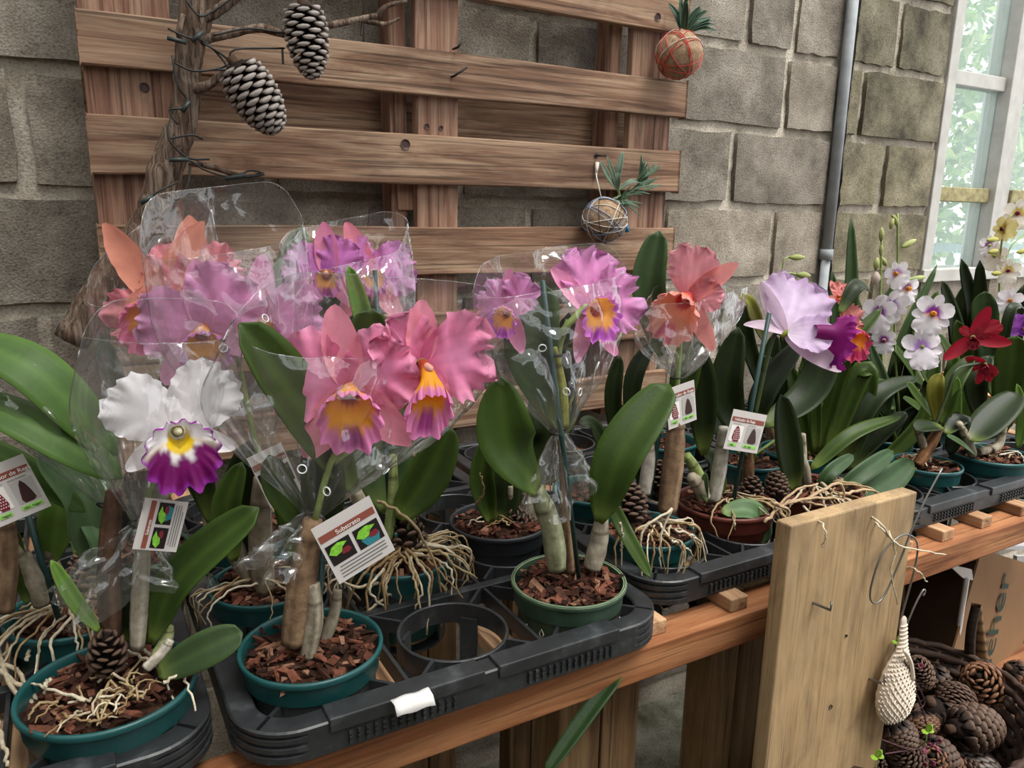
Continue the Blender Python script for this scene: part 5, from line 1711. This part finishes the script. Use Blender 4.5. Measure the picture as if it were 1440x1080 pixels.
# wire hanger + crochet bag
wh = thing('wire_hook', 'long bent steel wire hook dangling beside the plank edge', 'hook', at(1230, 848, .585))
mb = MB()
mb.tube(bez([at(x, y, .585) for x, y in ((1325, 658), (1300, 705), (1280, 750), (1265, 790), (1245, 835), (1232, 848), (1224, 842), (1226, 820), (1240, 780), (1262, 756), (1278, 752), (1290, 765), (1286, 800), (1268, 866), (1263, 885))], 60), .0014, 7)
obj('wire', mb, M['wire_steel'], wh)
mb = MB(); mb.tube(bez([at(x, y, .583) for x, y in ((1276, 876), (1288, 848), (1298, 830), (1301, 832), (1298, 838))], 16), .0014, 7)
obj('wire_end', mb, M['wire_steel'], wh)
cg_ = thing('crochet_bag', 'small cream crocheted pouch hanging from the wire hook', 'pouch', at(1258, 1012, .58))
C = at(1258, 975, .572)
prof = [(0, 1014, 1), (0, 1012, 12), (1, 1005, 22), (1, 990, 29), (1, 975, 29), (2, 958, 26), (4, 940, 21), (7, 926, 15), (10, 914, 9.5), (12, 902, 7.0), (13, 882, 5.5), (14, 870, 4.5), (14, 866, 1)]
mb = MB()
rows = []
nr = 42
for i in range(nr + 1):
    t = i / nr * (len(prof) - 1); j = min(int(t), len(prof) - 2); f = t - j
    dx, y, w = [prof[j][q] + (prof[j + 1][q] - prof[j][q]) * f for q in range(3)]
    p = at(1257 + dx, y, .578); r = pxm(w * 1.28, p)
    row = []
    for k in range(48):
        a = 2 * PI * k / 48
        st = 1 + .045 * math.sin(a * 16 + (i % 2) * PI) * math.sin(i * PI / 1.0 + .8) + .03 * math.sin(i * 2.2)
        row.append(p + V(math.cos(a) * r * st, math.sin(a) * r * .38 * st, 0))
    rows.append(row)
mb.grid(rows, True)
obj('pouch_body', mb, M['crochet'], cg_)
mb = MB(); mb.tube(bez([at(x, y, .566) for x, y in ((1272, 915), (1280, 930), (1283, 945), (1284, 955))], 10), [.003] * 11, 8)
obj('strap', mb, M['crochet'], cg_)
mb = MB()
def pouch_at(yy):
    for (a, b) in zip(prof, prof[1:]):
        if b[1] <= yy <= a[1]:
            f = (a[1] - yy) / max(.01, a[1] - b[1])
            return a[0] + (b[0] - a[0]) * f, a[2] + (b[2] - a[2]) * f
    return 0, 1
for i in range(24):
    yy = 1008 - i * 5.6
    dx, wv = pouch_at(yy)
    for k in range(-5, 6):
        th = k * .27 + (.135 if i % 2 else 0)
        if abs(th) > 1.45: continue
        p = at(1257 + dx, yy, .578); r = pxm(wv * 1.28, p)
        p = p + V(math.sin(th) * r, -math.cos(th) * r * .38, 0)
        q = r * .125 + .0002
        mb.tube([p + V(-q, 0, q * .7), p + V(0, -.0006, -q * .7), p + V(q, 0, q * .7)], .0012, 5)
o = obj('stitches', mb, M['crochet'], cg_); o['kind'] = 'stuff'

# ------------------------------------------------------------------ under the bench, right
box = thing('cardboard_box', 'brown cardboard box with dark green lettering under the bench', 'box', V(1.3, .80, zr(-.97)))
def boxq(n, pts, m, par=box, th=.004):
    mb = MB(); mb.add(pts, [tuple(range(len(pts)))])
    return obj(n, mb, M[m], par, False, 0, th)
A0, A1, A2, A3 = at(1378, 772, .80), at(1470, 800, .83), at(1400, 1010, .80), at(1318, 985, .77)
boxq('lettered_flap', [A0, A1, A2, A3], 'carton')
D = V(.12, .30, 0)
B0, B3 = at(1272, 790, .80), at(1262, 990, .80)
boxq('side_panel', [B0, B0 + D, B3 + D, B3], 'carton_dark')
boxq('back_panel', [B0 + D, A0 + D, A3 + D, B3 + D], 'carton_dark')
boxq('top_panel', [B0, A0, A0 + D, B0 + D], 'carton_dark')
boxq('bottom_panel', [B3, A3, A3 + D, B3 + D], 'carton_dark')
boxq('side_panel', [A0, A0 + D, A3 + D, A3], 'carton_dark')
T0, T1 = at(1330, 792, .79), at(1364, 800, .79)
boxq('torn_flap', [T0, T1, at(1366, 815, .79), at(1352, 812, .79)], 'paper')
mb = MB(); mb.tube(bez([at(x, y, .785) for x, y in ((1360, 812), (1352, 860), (1347, 890), (1337, 915))], 12), .0055, 6); obj('flap_edge', mb, M['paper'], box)
ex = (at(1415, 815, .80) - at(1372, 948, .80)).normalized()
nz = (A1 - A0).cross(A3 - A0).normalized()
if nz.dot(CAMP - A0) < 0: nz = -nz
ex = (ex - nz * ex.dot(nz)).normalized()
ey = nz.cross(ex)
me = text_mesh('fischer', .078, M['ink_green'], .009)
for v in me.vertices: v.co.x *= 1.35
tw_ = max(v.co.x for v in me.vertices)
O = at(1426, 806, .80) - ex * tw_; O = O + nz * ((A0 - O).dot(nz) + .006)
link('lettering', me, None, box, Matrix.Translation(O) @ Matrix((ex, ey, nz)).transposed().to_4x4())
pan = thing('grey_metal_panel', 'pale grey panel with a dark slot at the lower right edge', 'panel', V(1.45, .9, zr(-.97)))
mb = MB(); q = [at(1395, 1000, .95), at(1425, 780, .95), at(1560, 780, .95), at(1560, 1000, .95)]
mb.add(q, [(0, 1, 2, 3)]); obj('sheet', mb, M['grey_panel'], pan, False, 0, .01)
mb = MB(); mb.tube([at(1431, 926, .938), at(1427, 936, .938)], .005, 10); obj('slot', mb, M['print_dark'], pan)
sh = MB(); sh.add([at(1385, 766, 1.0), at(1500, 770, 1.0), at(1500, 740, 1.2), at(1400, 745, 1.2)], [(0, 1, 2, 3)])
tag(obj('grey_board', sh, M['grey_panel'], None, False, 0, .01), 'pale grey board lying under the bench beam at right', 'board')
# basket
bk = thing('wicker_basket', 'dark woven basket full of pine cones under the bench', 'basket', V(1.16, .66, zr(-.99)))
BC = V(1.16, .66, zr(-.815))
for k in range(9):
    z = -.165 + k * .02
    rr = .185 + .045 * (k / 8)
    mb = MB()
    ring = [BC + V(math.cos(2 * PI * j / 60) * (rr + .004 * (j % 2 * 2 - 1) * (1 if k % 2 else -1)), math.sin(2 * PI * j / 60) * (rr * .75 + .004 * (j % 2 * 2 - 1)), z) for j in range(61)]
    mb.tube(ring, .0085, 6, False); obj('woven_rod', mb, M['wicker'], bk)
for j in range(30):
    a = 2 * PI * j / 30
    mb = MB(); mb.tube([BC + V(math.cos(a) * .185, math.sin(a) * .139, -.172), BC + V(math.cos(a) * .232, math.sin(a) * .175, .005)], .004, 5); obj('upright_rod', mb, M['wicker'], bk)
mb = MB(); mb.lathe([(.001, 0), (.18, 0), (.18, .006), (.001, .006)], BC + V(0, 0, -.174), 30, Matrix.Diagonal((1, .75, 1))); obj('bottom', mb, M['wicker'], bk)
for k in range(3):
    mb = MB()
    ring = [BC + V(math.cos(2 * PI * j / 60) * .236, math.sin(2 * PI * j / 60) * .18, .006 + .007 * math.sin(j * .9 + k * 2.1)) for j in range(61)]
    mb.tube(ring, .006, 6, False); obj('rim_rod', mb, M['wicker'], bk)
TN = [(1, 1, 1), (1.25, 1.05, .85), (.8, .78, .8), (1.5, 1.15, .85)]
cones = [((1305, 940), (1335, 985), 22, 'dark closed pine cone just right of the crocheted pouch'), ((1330, 945), (1362, 960), 24, 'black pine cone at the back rim of the basket'),
         ((1350, 970), (1340, 1000), 24, 'dark pine cone with ringed scales near the middle of the basket'), ((1400, 985), (1375, 950), 30, 'large brown pine cone seen from its base below the ribbed feathers'),
         ((1405, 1005), (1395, 965), 22, 'golden brown pine cone at the right of the basket'), ((1440, 975), (1425, 1030), 32, 'long shiny dark pine cone at the right picture edge'),
         ((1370, 985), (1390, 1010), 22, 'black pine cone in the centre of the basket'), ((1310, 990), (1335, 1040), 32, 'big closed brown pine cone in the basket centre'),
         ((1340, 1025), (1400, 1020), 30, 'curved brown pine cone lying across the basket'), ((1410, 1015), (1425, 1045), 24, 'short brown pine cone near the lower right corner'),
         ((1370, 1050), (1365, 1100), 34, 'pale tipped pine cone at the bottom edge of the picture'), ((1440, 1045), (1405, 1080), 30, 'pine cone with light scale tips at the bottom right corner'),
         ((1255, 1015), (1275, 1050), 22, 'dark pine cone right below the crocheted pouch'), ((1290, 1000), (1300, 1030), 22, 'reddish pine cone between the pouch and the big brown cone'),
         ((1300, 1050), (1335, 1080), 26, 'dark pine cone beside the lowest green sprig'), ((1420, 940), (1445, 960), 20, 'pine cone under the far basket rim at right'), ((1295, 960), (1290, 930), 18, 'pine cone behind the crocheted pouch'), ((1445, 1000), (1415, 985), 24, 'dark pine cone pressed against the right basket wall'), ((1285, 1075), (1262, 1050), 22, 'dark pine cone at the bottom edge beside the plank'), ((1335, 1085), (1310, 1062), 24, 'dark pine cone below the pink dried petals')]
for i, (a, b, r, lb) in enumerate(cones):
    Yv = .60 + .0 * i if a[1] > 1005 else (.66 if a[1] > 965 else .73)
    A_ = at(*a, Yv); B_ = at(*b, Yv - .02)
    pine_cone(lb, A_, B_, pxm(r * 1.35, A_), 110, .34, False, i in (10, 11), 'pine cones in the basket', TN[i % 4] if i not in (4,) else (2.0, 1.4, .8), .8)
for i in range(16):
    a = R(0, 2 * PI); q = math.sqrt(R(0, 1)) * .14
    c = BC + V(math.cos(a) * q, math.sin(a) * q * .7, -.085 + R(-.02, .01))
    d = V(R(-1, 1), R(-1, 1), R(-.3, .3)).normalized() * .035
    pine_cone('dark pine cone deep in the basket underneath the others', c - d, c + d, .027, 80, .34, False, False, 'pine cones in the basket', TN[i % 3], .8)
# ribbed feathers
for i, (pp, w, c0, c1) in enumerate((([(1385, 960), (1378, 910), (1372, 850)], 20, '#7d6244', '#33241a'), ([(1362, 940), (1364, 890), (1372, 852)], 15, '#2a1f18', '#15100c'))):
    ps = bez([at(x, y, .70 - .01 * i) for x, y in pp], 26)
    mb = MB(); cc = []
    rows = []
    for k, p in enumerate(ps):
        ww = pxm(w / 2, p) * (1 - .35 * k / 26)
        s = rt
        rows.append([p + s * ww * math.cos(a) + V(0, -.008, 0) * math.sin(a) for a in (PI, .75 * PI, .5 * PI, .25 * PI, 0, -.5 * PI)])
        for q in range(6): cc.append(lin(c0) if k % 3 else lin(c1))
    mb.grid(rows, True, cc)
    o = obj('dried_pod' if i == 0 else 'dried_pod', mb, M['attr_smooth'])
    tag(o, ('brown ribbed dried pod standing upright in the pine cone basket', 'black ribbed dried pod standing behind the brown one')[i], 'dried pod')
pkf = thing('dried_flower_sprig', 'tiny pink dried petals among the pine cones', 'dried flowers', at(1312, 1050, .565))
for i, (x, y) in enumerate(((1306, 1045), (1313, 1048), (1319, 1043), (1316, 1055), (1298, 1054), (1300, 1074), (1310, 1076), (1292, 935))):
    c = at(x, y, .566)
    leaf(pkf, [c, c + V(R(-.004, .004), -.002, R(-.003, .004)), c + V(R(-.008, .008), -.003, R(-.006, .008))], .006, (lin('#8a3a56'), lin('#b05c78')), n=6, mat='leaf_thin').name = 'petal'
for pp in ([(1272, 930), (1300, 985), (1285, 1000)], [(1275, 950), (1295, 990), (1310, 1050)], [(1240, 1040), (1290, 1060), (1330, 1080)], [(1245, 1060), (1280, 1055), (1312, 1050)]):
    mb = MB(); mb.tube(bez([at(x, y, .568) for x, y in pp], 12), .0011, 5, col=lin('#4a2a30')); obj('stem', mb, M['attr_smooth'], pkf)
# sprigs
for px, py, lb in ((1303, 1028, 'tiny bright green seedling sprouting among the pine cones'), (1232, 1064, 'tiny bright green seedling at the bottom of the plank edge'), (1262, 903, 'tiny green seedling behind the neck of the crocheted pouch')):
    c = at(px, py, .565 if py > 950 else .592)
    t = thing('seedling', lb, 'seedling', c - V(0, 0, .03))
    stem(t, [c - V(0, -.02, .05), c - V(0, 0, .02), c], .0009, '#7a8a4a', 'stem')
    for d in (V(-1, -.2, .25), V(1, -.2, -.1), V(.2, -.3, .8)):
        leaf(t, [c, c + d.normalized() * .007, c + d.normalized() * .014], .009, (lin('#7fae2c'), lin('#b5dc5a')), n=6, mat='leaf_thin')
# unseen roof sheets, rafters and two walls, added to dim and shape daylight
for i in range(6):
    mb = MB(); x = -1.4 + i * .95
    mb.bb(x, x + .07, -1.6, WY + .17, 2.72, 2.85)
    struct(obj('added_rafter_%d' % (i + 1), mb, M['bench_y'], None, False))  # unseen beams added to break up the sky in reflections
for nm, xa, xb, mt, lb in (('added_roof_dim', -1.9, 1.30, 'roof_dim', 'unseen dim corrugated roof sheets added to darken the left side'), ('added_roof_bright', 1.32, 4.0, 'roof_bright', 'unseen clear corrugated roof sheets added to brighten the right side')):  # added sheets, split so more daylight falls on the right
    mb = MB()
    rows = []
    nn_ = int((xb - xa) / .033)
    for j in range(nn_ + 1):
        x = xa + (xb - xa) * j / nn_
        rows.append([V(x, y, 2.87 + .012 * math.sin(j * PI / 3)) for y in (-1.8, WY + .3)])
    mb.grid(rows)
    tag(struct(obj(nm, mb, M[mt])), lb, None)
mb = MB(); mb.bb(-1.85, -1.7, -1.6, WY + .17, 0, 2.7)  # unseen side wall, added to hold light off the left
tag(struct(obj('shade_wall_left', mb, M['block'], None, False)), 'unseen grey concrete side wall added to darken the left', None)
mb = MB(); mb.bb(-1.85, 3.6, -1.75, -1.6, 0, 2.3)  # unseen wall, its height set to darken low parts and reflections
tag(struct(obj('shade_wall_front', mb, M['block'], None, False)), 'unseen grey concrete wall added behind the camera to deepen shade and reflections', None)
